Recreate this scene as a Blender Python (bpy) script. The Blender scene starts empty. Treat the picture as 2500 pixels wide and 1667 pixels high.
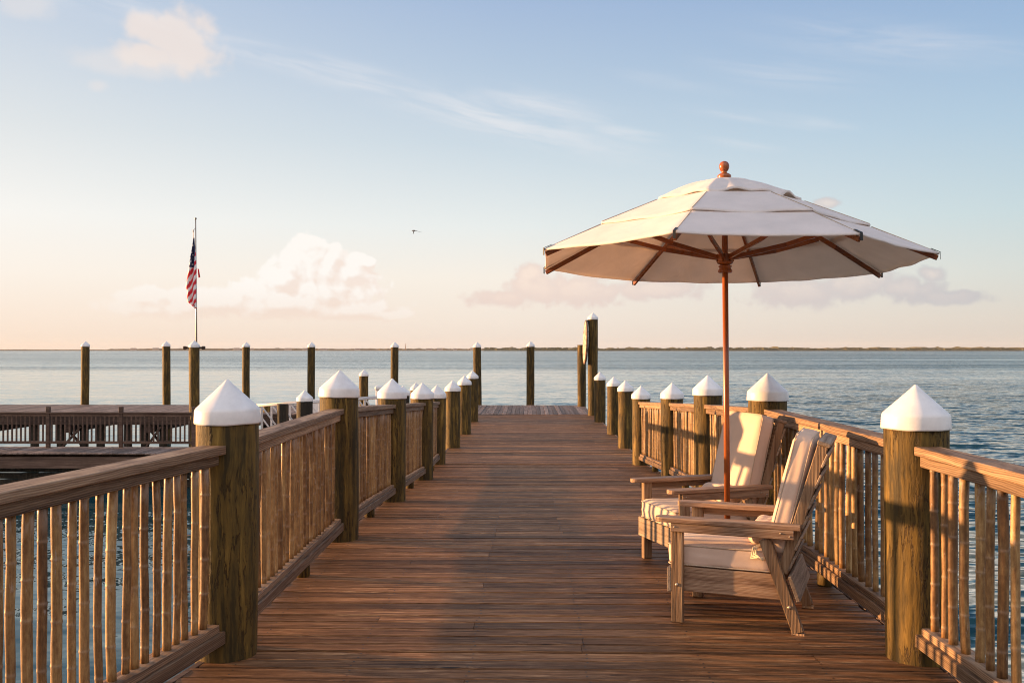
import bpy, math, random
from mathutils import Vector, Matrix, noise as mnoise
R = math.radians
C = bpy.context.scene.collection
scene = bpy.context.scene

# ------------------------------------------------------------------ camera
CAMH = 1.62
cam = bpy.data.cameras.new('camera'); cam_o = bpy.data.objects.new('camera', cam); C.objects.link(cam_o)
cam.lens = 33.1; cam.sensor_width = 36; cam.clip_start = 0.05; cam.clip_end = 60000
cam_o.location = (0, 0, CAMH)
cam_o.rotation_euler = (R(90 + 0.5), 0, R(0.98))
scene.camera = cam_o
scene.cycles.filter_width = 1.05
scene.render.resolution_x = 1024; scene.render.resolution_y = 682

# ------------------------------------------------------------------ light
SUN_AZ, SUN_EL = R(-78), R(4.8)          # azimuth clockwise from +Y
to_sun = Vector((math.sin(SUN_AZ)*math.cos(SUN_EL), math.cos(SUN_AZ)*math.cos(SUN_EL), math.sin(SUN_EL)))
sl = bpy.data.lights.new('sun', 'SUN'); sl.energy = 5.0; sl.angle = R(0.6); sl.color = (1.0, 0.535, 0.22)
so = bpy.data.objects.new('sun', sl); C.objects.link(so); so.location = (-30, 0, 20)
so.rotation_euler = (-to_sun).to_track_quat('-Z', 'Y').to_euler()

vs = scene.view_settings
vs.view_transform = 'Standard'; vs.look = 'None'; vs.exposure = 1.42; vs.gamma = 1.0


class NT:
    """small helper that writes shader node graphs"""
    def __init__(s, nt):
        s.nt = nt; s.N = nt.nodes; s.L = nt.links
    def put(s, sock, v):
        if v is None: return
        if hasattr(v, 'is_output') or isinstance(v, bpy.types.NodeSocket): s.L.new(v, sock)
        else: sock.default_value = v
    def node(s, t, **kw):
        n = s.N.new(t)
        for k, v in kw.items(): setattr(n, k, v)
        return n
    def m(s, op, a, b=None, c=None, clamp=False):
        n = s.node('ShaderNodeMath', operation=op); n.use_clamp = clamp
        s.put(n.inputs[0], a); s.put(n.inputs[1], b); s.put(n.inputs[2], c)
        return n.outputs[0]
    def v(s, op, a, b=None, c=None):
        n = s.node('ShaderNodeVectorMath', operation=op)
        s.put(n.inputs[0], a); s.put(n.inputs[1], b); s.put(n.inputs[2], c)
        return n.outputs[1] if op in ('LENGTH', 'DOT_PRODUCT', 'DISTANCE') else n.outputs[0]
    def mr(s, val, a, b, c=0.0, d=1.0, smooth=False):
        n = s.node('ShaderNodeMapRange'); n.clamp = True
        if smooth: n.interpolation_type = 'SMOOTHSTEP'
        s.put(n.inputs['Value'], val)
        for k, x in (('From Min', a), ('From Max', b), ('To Min', c), ('To Max', d)): s.put(n.inputs[k], x)
        return n.outputs[0]
    def ramp(s, fac, stops):
        n = s.node('ShaderNodeValToRGB'); cr = n.color_ramp
        while len(cr.elements) > 1: cr.elements.remove(cr.elements[-1])
        cr.elements[0].position = stops[0][0]; cr.elements[0].color = (*stops[0][1], 1)
        for p, c in stops[1:]:
            e = cr.elements.new(p); e.color = (*c, 1)
        s.put(n.inputs[0], fac)
        return n.outputs[0]
    def mix(s, fac, a, b, blend='MIX'):
        n = s.node('ShaderNodeMix', data_type='RGBA', blend_type=blend)
        s.put(n.inputs[0], fac)
        s.put(n.inputs[6], a if not isinstance(a, tuple) else (*a[:3], 1))
        s.put(n.inputs[7], b if not isinstance(b, tuple) else (*b[:3], 1))
        return n.outputs[2]
    def comb(s, x, y, z):
        n = s.node('ShaderNodeCombineXYZ'); s.put(n.inputs[0], x); s.put(n.inputs[1], y); s.put(n.inputs[2], z)
        return n.outputs[0]
    def sep(s, v):
        n = s.node('ShaderNodeSeparateXYZ'); s.put(n.inputs[0], v); return n.outputs
    def noise(s, vec, scale=1.0, detail=4.0, rough=0.55, dist=0.0, col=False, dim='3D'):
        n = s.node('ShaderNodeTexNoise', noise_dimensions=dim); s.put(n.inputs['Vector'], vec); s.put(n.inputs['Scale'], scale)
        s.put(n.inputs['Detail'], detail); s.put(n.inputs['Roughness'], rough); s.put(n.inputs['Distortion'], dist)
        return n.outputs[1] if col else n.outputs[0]


def srgb(r, g, b):
    f = lambda c: (c/255/12.92) if c <= 10 else ((c/255+0.055)/1.055)**2.4
    return (f(r), f(g), f(b))

# ------------------------------------------------------------------ sky
world = bpy.data.worlds.new('World'); scene.world = world; world.use_nodes = True
w = NT(world.node_tree); w.N.clear()
tc = w.node('ShaderNodeTexCoord'); D = w.v('NORMALIZE', tc.outputs['Generated'])
dx, dy, dz = w.sep(D)
az = w.m('ARCTAN2', dx, dy); el = w.m('ARCSINE', dz)
elc = w.m('MAXIMUM', el, 0.0)
et = w.m('DIVIDE', elc, math.pi/2)                    # 0 horizon .. 1 zenith
q = lambda y: math.atan((803-y)/2163)/(math.pi/2)
left = w.ramp(et, [(0, srgb(248, 226, 206)), (q(740), srgb(253, 235, 219)), (q(640), srgb(255, 246, 236)), (q(520), srgb(252, 250, 246)),
                   (q(330), srgb(228, 233, 236)), (q(150), srgb(208, 219, 232)), (q(0), srgb(192, 208, 228)), (0.55, srgb(150, 176, 208)), (1, srgb(120, 150, 192))])
mid = w.ramp(et, [(0, srgb(239, 223, 210)), (q(740), srgb(247, 234, 221)), (q(640), srgb(251, 243, 232)), (q(520), srgb(236, 241, 240)),
                  (q(330), srgb(206, 221, 232)), (q(150), srgb(184, 204, 226)), (q(0), srgb(168, 191, 222)), (0.55, srgb(140, 168, 205)), (1, srgb(120, 150, 192))])
right = w.ramp(et, [(0, srgb(220, 208, 197)), (q(740), srgb(225, 217, 206)), (q(640), srgb(219, 224, 219)), (q(520), srgb(203, 221, 226)),
                    (q(330), srgb(181, 207, 227)), (q(150), srgb(162, 191, 222)), (q(0), srgb(148, 179, 217)), (0.55, srgb(125, 158, 202)), (1, srgb(120, 150, 192))])
paz = lambda x: math.atan((x-1213)/2163)
g1 = w.mix(w.mr(az, paz(-100), paz(1150), smooth=False), left, mid)
g2 = w.mix(w.mr(az, paz(1150), paz(2400)), g1, right)
# glow of the low sun beyond the left edge
sd = w.v('DOT_PRODUCT', D, tuple(to_sun))
glow = w.m('POWER', w.m('MAXIMUM', sd, 0.0), 9.0)
g3 = w.mix(w.m('MULTIPLY', glow, 0.45), g2, (1.25, 0.86, 0.52))
# unseen sky behind camera, set bright overhead and dark low to shape ambient light
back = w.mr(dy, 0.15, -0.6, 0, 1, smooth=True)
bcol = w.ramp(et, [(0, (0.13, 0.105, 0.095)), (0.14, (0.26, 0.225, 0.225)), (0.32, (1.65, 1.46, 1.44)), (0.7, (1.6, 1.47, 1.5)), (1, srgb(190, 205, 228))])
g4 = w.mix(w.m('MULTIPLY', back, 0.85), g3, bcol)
sky = w.node('ShaderNodeTexSky', sky_type='NISHITA'); sky.sun_disc = False
sky.sun_elevation = SUN_EL; sky.sun_rotation = SUN_AZ; sky.air_density = 1.0; sky.dust_density = 1.5
nis = w.v('SCALE', sky.outputs[0]); w.N[-1].inputs['Scale'].default_value = 0.12
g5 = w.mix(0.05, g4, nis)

uv = w.comb(az, el, 0.0)
def ell(vec, lst):
    """smallest scaled distance to a set of ellipses given by picture-plane azimuth/elevation"""
    best = None
    for (cx, cy, rx, ry) in lst:
        a0, e0 = paz(cx), math.atan((803-cy)/2163)
        ra, re = rx/2163, ry/2163
        t = w.v('MULTIPLY_ADD', vec, (1/ra, 1/re, 0), (-a0/ra, -e0/re, 0))
        d = w.v('LENGTH', t)
        best = d if best is None else w.m('MINIMUM', best, d)
    return best
CUM = [(705, 610, 70, 62), (750, 618, 66, 56), (800, 626, 66, 44), (842, 606, 24, 16), (645, 650, 60, 34), (742, 672, 130, 50), (585, 680, 70, 34), (655, 700, 190, 36), (805, 712, 135, 28), (620, 700, 230, 40), (470, 700, 160, 34),
       (890, 724, 80, 16), (400, 712, 150, 30), (330, 690, 70, 24)]
FAR = [(1235, 664, 90, 42), (1215, 628, 38, 28), (1150, 686, 90, 22), (1335, 668, 130, 40), (1500, 668, 130, 26),
       (1840, 676, 120, 44), (1960, 660, 90, 44), (2080, 676, 80, 30), (2135, 645, 30, 20), (2170, 695, 90, 18), (1900, 484, 34, 13)]
def cov(vec, dist, k, soft=1.0):
    """cauliflower-like cloud cover: an envelope eroded by billows and fine noise"""
    dis = w.noise(vec, 26, 3, 0.55, col=True, dim='2D')
    wv = w.v('MULTIPLY_ADD', dis, (0.030, 0.022, 0.0), vec)
    v1 = w.node('ShaderNodeTexVoronoi', feature='F1', voronoi_dimensions='2D'); w.put(v1.inputs['Vector'], wv); v1.inputs['Scale'].default_value = 40*k
    v2 = w.node('ShaderNodeTexVoronoi', feature='F1', voronoi_dimensions='2D'); w.put(v2.inputs['Vector'], wv); v2.inputs['Scale'].default_value = 105*k
    n = w.noise(vec, 60*k, 6, 0.6, dim='2D')
    bil = w.m('ADD', w.m('MULTIPLY', w.m('SUBTRACT', 0.5, v1.outputs['Distance']), 0.9), w.m('MULTIPLY', w.m('SUBTRACT', 0.5, v2.outputs['Distance']), 0.40))
    base = w.m('MULTIPLY', w.m('SUBTRACT', 1.05, dist), 1.7*soft)
    return w.m('ADD', base, w.m('ADD', bil, w.m('MULTIPLY', w.m('SUBTRACT', n, 0.5), 1.0)))
uvo = w.v('ADD', uv, (-0.007, 0.008, 0))
cA = cov(uv, ell(uv, CUM), 1.0); cB = cov(uvo, ell(uvo, CUM), 1.0)
low = w.mr(el, 0.022, 0.075, 0.0, 1.0, smooth=True)            # bases dissolve into the warm haze
aA = w.mr(cA, 0.0, w.mr(el, 0.03, 0.09, 0.7, 0.34), 0, 1, smooth=True)
solid = w.mr(w.v('LENGTH', w.v('MULTIPLY_ADD', uv, (2163/190, 2163/130, 0), (-paz(740)*2163/190, -0.080*2163/130, 0))), 2.4, 0.9, 0.60, 0.97)
aA = w.m('MULTIPLY', w.m('MULTIPLY', aA, solid), w.mr(low, 0, 1, 0.62, 1.0))
aA = w.m('MULTIPLY', aA, w.mr(el, 0.020, 0.040, 0.0, 1.0, smooth=True))
lit = w.mr(w.m('SUBTRACT', cA, cB), -0.6, 0.35, 0, 1)
lit = w.m('ADD', w.m('MULTIPLY', lit, 0.62), w.m('MULTIPLY', low, 0.38), clamp=True)
s1 = w.mix(aA, g5, w.mix(lit, srgb(240, 217, 202), srgb(255, 250, 244)))
cF = cov(uv, ell(uv, FAR), 1.15)
aF = w.m('MULTIPLY', w.mr(cF, 0.0, 0.9, 0, 1, smooth=True), w.m('MULTIPLY', w.mr(el, 0.030, 0.050, 0.0, 1.0, smooth=True), 0.72))
litF = w.m('MULTIPLY', w.mr(cF, 0.2, 1.6, 0, 1), w.mr(el, 0.045, 0.075, 0.25, 1.0))
fcol = w.mix(litF, w.mix(w.mr(az, paz(1300), paz(2150)), srgb(228, 206, 198), srgb(186, 186, 194)), w.mix(w.mr(az, paz(1300), paz(2150)), srgb(250, 226, 210), srgb(226, 214, 208)))
s1 = w.mix(aF, s1, fcol)
# soft puff and scattered veils high up
PUF = [(395, 122, 92, 62), (435, 165, 80, 44), (335, 170, 80, 30), (330, 110, 50, 40)]
cP = cov(uv, ell(uv, PUF), 0.8)
aP = w.m('MULTIPLY', w.mr(cP, -0.15, 1.15, 0, 1, smooth=True), 0.78)
s2 = w.mix(aP, s1, srgb(244, 229, 220))
VEI = [(45, 92, 60, 36), (215, 248, 22, 14), (90, 28, 170, 34), (300, 195, 150, 26)]
cV = cov(uv, ell(uv, VEI), 0.6)
s2 = w.mix(w.m('MULTIPLY', w.mr(cV, -0.3, 1.3, 0, 1, smooth=True), 0.42), s2, srgb(238, 230, 226))
# cirrus: streaks stretched along a slope that falls to the right
sl_ = 0.19
cv = w.comb(az, w.m('ADD', el, w.m('MULTIPLY', az, sl_)), 0.0)
cn = w.noise(w.v('MULTIPLY', cv, (5.0, 42.0, 1.0)), 1.6, 7, 0.6, 0.6)
def ellr(lst):
    best = None
    for (cx, cy, rx, ry) in lst:
        a0, e0 = paz(cx), math.atan((803-cy)/2163)
        t = w.v('MULTIPLY_ADD', cv, (2163/rx, 2163/ry, 0), (-a0*2163/rx, -(e0+sl_*a0)*2163/ry, 0))
        d = w.v('LENGTH', t); best = d if best is None else w.m('MINIMUM', best, d)
    return best
CIR = [(650, 155, 170, 24), (830, 190, 190, 30), (950, 222, 130, 20), (1120, 262, 240, 42), (1260, 250, 160, 30), (1430, 306, 80, 15), (60, 30, 240, 40)]
CI2 = [(1560, 200, 90, 12), (1790, 190, 120, 20), (1850, 305, 100, 10), (1700, 345, 60, 8), (1690, 280, 80, 8), (2050, 150, 200, 30), (1300, 330, 200, 20)]
st_ = w.mr(cn, 0.30, 0.72, 0.0, 1.0, smooth=True)
eC = w.m('POWER', w.mr(ellr(CIR), 1.9, 0.0, 0, 1, smooth=True), 1.4); e2 = w.mr(ellr(CI2), 2.2, 0.0, 0, 1, smooth=True)
s3 = w.mix(w.m('MULTIPLY', w.m('MULTIPLY', eC, st_), 0.52), s2, srgb(243, 240, 240))
s3 = w.mix(w.m('MULTIPLY', w.m('MULTIPLY', e2, st_), 0.30), s3, srgb(238, 236, 238))
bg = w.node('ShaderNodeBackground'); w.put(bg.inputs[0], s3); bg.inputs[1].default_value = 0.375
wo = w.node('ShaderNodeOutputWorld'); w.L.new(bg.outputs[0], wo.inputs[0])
world.cycles.sampling_method = 'MANUAL'; world.cycles.sample_map_resolution = 1024

# ------------------------------------------------------------------ object helpers
def tag(o, label=None, cat=None, group=None, kind=None):
    for k, v in (('label', label), ('category', cat), ('group', group), ('kind', kind)):
        if v: o[k] = v
    return o

def thing(name, label, cat, loc=(0, 0, 0), rot=(0, 0, 0), group=None):
    o = bpy.data.objects.new(name, None); C.objects.link(o)
    o.empty_display_size = 0.2; o.location = loc; o.rotation_euler = rot
    return tag(o, label, cat, group)

class MB:
    """collects shapes and links them as one mesh object"""
    def __init__(s): s.v = []; s.f = []; s.sm = []; s.mi = []
    def add(s, vs, fs, smooth=False, mi=0):
        o = len(s.v); s.v += [tuple(p) for p in vs]
        for f in fs: s.f.append([i+o for i in f]); s.sm.append(smooth); s.mi.append(mi)
    def box(s, x0, x1, y0, y1, z0, z1, c=0.0, M=None, mi=0):
        """box with chamfered edges"""
        if c <= 0:
            P = [(x, y, z) for x in (x0, x1) for y in (y0, y1) for z in (z0, z1)]
            F = [(0, 1, 3, 2), (4, 6, 7, 5), (0, 4, 5, 1), (2, 3, 7, 6), (0, 2, 6, 4), (1, 5, 7, 3)]
        else:
            P = []; idx = {}
            X, Y, Z = (x0, x1), (y0, y1), (z0, z1)
            for i in (0, 1):
                for j in (0, 1):
                    for k in (0, 1):
                        sx, sy, sz = (1-2*i)*c, (1-2*j)*c, (1-2*k)*c
                        idx[i, j, k] = len(P)
                        P += [(X[i], Y[j]+sy, Z[k]+sz), (X[i]+sx, Y[j], Z[k]+sz), (X[i]+sx, Y[j]+sy, Z[k])]
            F = []
            I = lambda i, j, k, a: idx[i, j, k]+a
            for i in (0, 1): F.append([I(i, 0, 0, 0), I(i, 1, 0, 0), I(i, 1, 1, 0), I(i, 0, 1, 0)][::(-1 if i == 0 else 1)])
            for j in (0, 1): F.append([I(0, j, 0, 1), I(1, j, 0, 1), I(1, j, 1, 1), I(0, j, 1, 1)][::(1 if j == 0 else -1)])
            for k in (0, 1): F.append([I(0, 0, k, 2), I(1, 0, k, 2), I(1, 1, k, 2), I(0, 1, k, 2)][::(-1 if k == 0 else 1)])
            for j in (0, 1):
                for k in (0, 1): F.append([I(0, j, k, 1), I(1, j, k, 1), I(1, j, k, 2), I(0, j, k, 2)])
            for i in (0, 1):
                for k in (0, 1): F.append([I(i, 0, k, 0), I(i, 1, k, 0), I(i, 1, k, 2), I(i, 0, k, 2)])
            for i in (0, 1):
                for j in (0, 1): F.append([I(i, j, 0, 0), I(i, j, 1, 0), I(i, j, 1, 1), I(i, j, 0, 1)])
            for i in (0, 1):
                for j in (0, 1):
                    for k in (0, 1): F.append([I(i, j, k, 0), I(i, j, k, 1), I(i, j, k, 2)])
        if M is not None: P = [M @ Vector(p) for p in P]
        s.add(P, F, mi=mi); return s
    def beam(s, a, b, wd, th, c=0.002, up=(0, 0, 1), mi=0):
        """rectangular bar from a to b; wd across, th along up"""
        a, b = Vector(a), Vector(b); d = b-a; L = d.length; d.normalize()
        side = d.cross(Vector(up)); side.normalize(); u = side.cross(d)
        M = Matrix(((side.x, d.x, u.x, a.x), (side.y, d.y, u.y, a.y), (side.z, d.z, u.z, a.z), (0, 0, 0, 1)))
        return s.box(-wd/2, wd/2, 0, L, -th/2, th/2, c, M, mi)
    def lathe(s, prof, n=24, cx=0, cy=0, smooth=True, M=None, cap=True, mi=0):
        P = []; F = []
        for r, z in prof:
            for i in range(n):
                a = 2*math.pi*i/n; P.append(Vector((cx+r*math.cos(a), cy+r*math.sin(a), z)))
        for k in range(len(prof)-1):
            for i in range(n):
                j = (i+1) % n; F.append((k*n+i, k*n+j, (k+1)*n+j, (k+1)*n+i))
        if cap: F.append(tuple(range(n))[::-1]); F.append(tuple((len(prof)-1)*n+i for i in range(n)))
        if M is not None: P = [M @ p for p in P]
        s.add(P, F, smooth, mi); return s
    def tube(s, pts, r, n=8, closed=False, mi=0):
        pts = [Vector(p) for p in pts]; m = len(pts); P = []; F = []
        rr = r if isinstance(r, (list, tuple)) else [r]*m
        for k, p in enumerate(pts):
            if closed: t = pts[(k+1) % m]-pts[k-1]
            else: t = pts[min(k+1, m-1)]-pts[max(k-1, 0)]
            t.normalize(); up = Vector((0, 0, 1)) if abs(t.z) < 0.9 else Vector((1, 0, 0))
            a = t.cross(up).normalized(); b = a.cross(t)
            for i in range(n):
                g = 2*math.pi*i/n; P.append(p + (a*math.cos(g)+b*math.sin(g))*rr[k])
        for k in range(m if closed else m-1):
            k2 = (k+1) % m
            for i in range(n):
                j = (i+1) % n; F.append((k*n+i, k*n+j, k2*n+j, k2*n+i))
        if not closed: F.append(tuple(range(n))[::-1]); F.append(tuple((m-1)*n+i for i in range(n)))
        s.add(P, F, True, mi); return s
    def rbox(s, sx, sy, sz, r, M=None, puff=(0, 0, 0), n=10, wr=0.0, seed=0, mi=0):
        """soft rounded box of size sx,sy,sz centred at 0, faces puffed outward"""
        P = []; F = []; idx = {}
        hx, hy, hz = sx/2, sy/2, sz/2
        def key(i, j, k):
            if (i, j, k) in idx: return idx[i, j, k]
            a, b, c = (2*i/n-1, 2*j/n-1, 2*k/n-1)
            g = lambda t: math.sin(t*math.pi/2)*0.35+t*0.65
            p = Vector((a*hx, b*hy, c*hz))
            q_ = Vector((max(-hx+r, min(hx-r, p.x)), max(-hy+r, min(hy-r, p.y)), max(-hz+r, min(hz-r, p.z))))
            d = p-q_
            if d.length > 1e-9: p = q_+d.normalized()*r
            fx, fy, fz = 1-a*a, 1-b*b, 1-c*c
            p.x += a*puff[0]*max(0, fy*fz)**0.7 if abs(a) > 0.3 else 0
            p.y += b*puff[1]*max(0, fx*fz)**0.7 if abs(b) > 0.3 else 0
            p.z += c*puff[2]*max(0, fx*fy)**0.7 if abs(c) > 0.3 else 0
            if wr:
                nn = mnoise.noise_vector(Vector((a*1.7+seed, b*1.7, c*1.7)))
                p += nn*wr
            idx[i, j, k] = len(P); P.append(M @ p if M is not None else p)
            return idx[i, j, k]
        for a in range(n):
            for b in range(n):
                F.append((key(a, b, 0), key(a, b+1, 0), key(a+1, b+1, 0), key(a+1, b, 0)))
                F.append((key(a, b, n), key(a+1, b, n), key(a+1, b+1, n), key(a, b+1, n)))
                F.append((key(a, 0, b), key(a+1, 0, b), key(a+1, 0, b+1), key(a, 0, b+1)))
                F.append((key(a, n, b), key(a, n, b+1), key(a+1, n, b+1), key(a+1, n, b)))
                F.append((key(0, a, b), key(0, a, b+1), key(0, a+1, b+1), key(0, a+1, b)))
                F.append((key(n, a, b), key(n, a+1, b), key(n, a+1, b+1), key(n, a, b+1)))
        s.add(P, F, True, mi); return s
    def mesh(s, name):
        me = bpy.data.meshes.new(name); me.from_pydata(s.v, [], s.f)
        me.polygons.foreach_set('use_smooth', s.sm); me.polygons.foreach_set('material_index', s.mi); me.update(); return me
    def build(s, name, mats, parent=None):
        me = s.mesh(name)
        for m_ in (mats if isinstance(mats, (list, tuple)) else [mats]): me.materials.append(m_)
        o = bpy.data.objects.new(name, me); C.objects.link(o)
        if parent: o.parent = parent
        return o

# ------------------------------------------------------------------ materials
def newmat(name):
    m = bpy.data.materials.new(name); m.use_nodes = True
    t = NT(m.node_tree); b = t.N['Principled BSDF']; return m, t, b

def wood(name, stops, axis='x', rough=0.7, bump=0.5, cross=60.0, along=1.6, rings=0.0, ringscale=18.0, contrast=1.0, knots=0.0, island=True, spec=0.3, stain=0.35):
    """weathered timber whose grain follows one object axis; pattern shifts per board"""
    m, t, b = newmat(name)
    tco = t.node('ShaderNodeTexCoord').outputs['Object']
    geo = t.node('ShaderNodeNewGeometry'); oi = t.node('ShaderNodeObjectInfo')
    rnd = geo.outputs['Random Per Island'] if island else oi.outputs['Random']
    off = t.comb(t.m('MULTIPLY', rnd, 37.0), t.m('MULTIPLY', oi.outputs['Random'], 53.0), t.m('MULTIPLY', rnd, 91.0))
    base = t.v('ADD', tco, off)
    sc = {'x': (along, cross, cross), 'y': (cross, along, cross), 'z': (cross, cross, along)}[axis]
    vec = t.v('MULTIPLY', base, sc)
    wob = t.noise(t.v('MULTIPLY', base, {'x': (2.2, 9, 9), 'y': (9, 2.2, 9), 'z': (9, 9, 2.2)}[axis]), 1, 3, 0.5, col=True)
    wv = t.v('MULTIPLY_ADD', wob, tuple(0.0 if a == along else cross*0.05 for a in sc), vec)
    if knots:
        kv = t.v('MULTIPLY', base, {'x': (1.7, 8.0, 0.0), 'y': (8.0, 1.7, 0.0), 'z': (5.0, 5.0, 1.5)}[axis])
        vo = t.node('ShaderNodeTexVoronoi'); t.put(vo.inputs['Vector'], kv); vo.inputs['Scale'].default_value = 1.0
        kd = vo.outputs['Distance']; kc = t.sep(vo.outputs['Color'])[0]
        on = t.m('GREATER_THAN', kc, 1-knots)
        kmask = t.m('MULTIPLY', t.mr(kd, 0.13, 0.06, 0, 1, smooth=True), on)
        swirl = t.m('MULTIPLY', t.m('MULTIPLY', t.mr(kd, 0.42, 0.0, 0, 1, smooth=True), on), 3.2)
        wv = t.v('ADD', wv, t.comb(swirl, swirl, swirl))
    n1 = t.noise(wv, 1.0, 7, 0.62)
    n2 = t.noise(t.v('MULTIPLY', wv, (0.28, 0.28, 0.28)), 1.0, 3, 0.5)
    g = t.m('ADD', t.m('MULTIPLY', n1, 0.62), t.m('MULTIPLY', n2, 0.38))
    if rings:
        wt = t.node('ShaderNodeTexWave'); wt.wave_type = 'BANDS'; wt.bands_direction = {'x': 'Z', 'y': 'Z', 'z': 'X'}[axis]
        rv = t.v('MULTIPLY', t.v('MULTIPLY_ADD', wob, (0.030, 0.030, 0.030), base), {'x': (0.12, 1, 1), 'y': (1, 0.12, 1), 'z': (1, 1, 0.12)}[axis])
        t.put(wt.inputs['Vector'], rv); wt.inputs['Scale'].default_value = ringscale; wt.inputs['Distortion'].default_value = 2.0
        wt.inputs['Detail'].default_value = 3; wt.inputs['Detail Scale'].default_value = 1.3
        g = t.m('ADD', t.m('MULTIPLY', g, 1-rings), t.m('MULTIPLY', wt.outputs['Fac'], rings))
    gg = t.m('ADD', t.m('MULTIPLY', t.m('SUBTRACT', g, 0.5), 2.4*contrast), 0.5, clamp=True)
    col = t.ramp(gg, stops)
    tint = t.m('POWER', 2.0, t.mr(rnd, 0, 1, -0.95, 0.45))
    big = t.noise(t.v('MULTIPLY', base, (0.9, 0.9, 0.9)), 1.0, 4, 0.6)
    tint = t.m('MULTIPLY', tint, t.mr(big, 0.3, 0.7, 1-stain, 1+stain*0.6))
    col = t.mix(1.0, col, t.comb(tint, tint, tint), 'MULTIPLY')
    h = n1
    if knots:
        col = t.mix(kmask, col, (0.02, 0.011, 0.007))
        h = t.m('SUBTRACT', h, t.m('MULTIPLY', kmask, 0.7))
    if rings: h = t.m('ADD', h, t.m('MULTIPLY', wt.outputs['Fac'], 0.25))
    bp = t.node('ShaderNodeBump'); bp.inputs['Strength'].default_value = bump; bp.inputs['Distance'].default_value = 0.004
    t.put(bp.inputs['Height'], h); t.L.new(bp.outputs[0], b.inputs['Normal'])
    t.put(b.inputs['Base Color'], col); t.put(b.inputs['Roughness'], t.mr(n1, 0.3, 0.7, rough+0.12, rough-0.1))
    b.inputs['Specular IOR Level'].default_value = spec
    return m

M = {}
M['deck'] = wood('weathered deck boards', [(0.0, (0.014, 0.006, 0.003)), (0.25, (0.115, 0.050, 0.018)), (0.62, (0.275, 0.130, 0.052)), (1.0, (0.64, 0.37, 0.18))],
                 'x', rough=0.6, bump=1.0, cross=150, along=3.6, knots=0.28, contrast=1.15, spec=0.2, stain=0.45)
M['deck_far'] = wood('grey deck boards', [(0.0, (0.05, 0.034, 0.028)), (0.4, (0.17, 0.115, 0.09)), (1.0, (0.42, 0.31, 0.25))], 'y', rough=0.65, bump=0.5, cross=60, along=1.2, stain=0.3)
M['rail'] = wood('weathered rail timber', [(0.0, (0.05, 0.028, 0.016)), (0.4, (0.215, 0.130, 0.078)), (1.0, (0.50, 0.34, 0.21))], 'y', rough=0.65, bump=0.55, cross=75, along=1.2, rings=0.14, ringscale=34, contrast=1.0, knots=0.05, stain=0.25)
M['dark_beam'] = wood('dark dock timber', [(0.0, (0.03, 0.018, 0.013)), (0.5, (0.085, 0.052, 0.038)), (1.0, (0.19, 0.125, 0.09))], 'x', rough=0.75, bump=0.5, cross=40, along=1.2)
M['dock_rail'] = wood('brown dock railing timber', [(0.0, (0.07, 0.042, 0.03)), (0.5, (0.17, 0.105, 0.075)), (1.0, (0.33, 0.22, 0.16))], 'x', rough=0.75, bump=0.4, cross=40, along=1.2)
M['chair'] = wood('weathered teak', [(0.0, (0.10, 0.048, 0.025)), (0.35, (0.33, 0.195, 0.118)), (1.0, (0.66, 0.45, 0.29))], 'x', rough=0.62, bump=0.9, cross=85, along=2.2, rings=0.07, ringscale=40, contrast=1.15, stain=0.25)
M['chair_z'] = wood('weathered teak upright', [(0.0, (0.10, 0.052, 0.028)), (0.35, (0.30, 0.18, 0.10)), (1.0, (0.56, 0.40, 0.25))], 'z', rough=0.62, bump=0.9, cross=85, along=2.2, rings=0.12, ringscale=40, contrast=1.15, stain=0.25)
M['chair_y'] = wood('weathered teak across', [(0.0, (0.14, 0.09, 0.06)), (0.35, (0.33, 0.24, 0.17)), (1.0, (0.60, 0.48, 0.36))], 'y', rough=0.62, bump=0.9, cross=85, along=2.2, rings=0.07, ringscale=40, stain=0.25)
M['varnish'] = wood('varnished hardwood', [(0.0, (0.16, 0.035, 0.008)), (0.5, (0.36, 0.095, 0.020)), (1.0, (0.52, 0.17, 0.04))], 'z', rough=0.25, bump=0.12, cross=60, along=2.0, spec=0.6, stain=0.15)
M['varnish_rib'] = wood('varnished hardwood ribs', [(0.0, (0.15, 0.036, 0.010)), (0.5, (0.34, 0.095, 0.024)), (1.0, (0.48, 0.16, 0.045))], 'x', rough=0.3, bump=0.12, cross=60, along=2.0, spec=0.5, stain=0.15)

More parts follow.
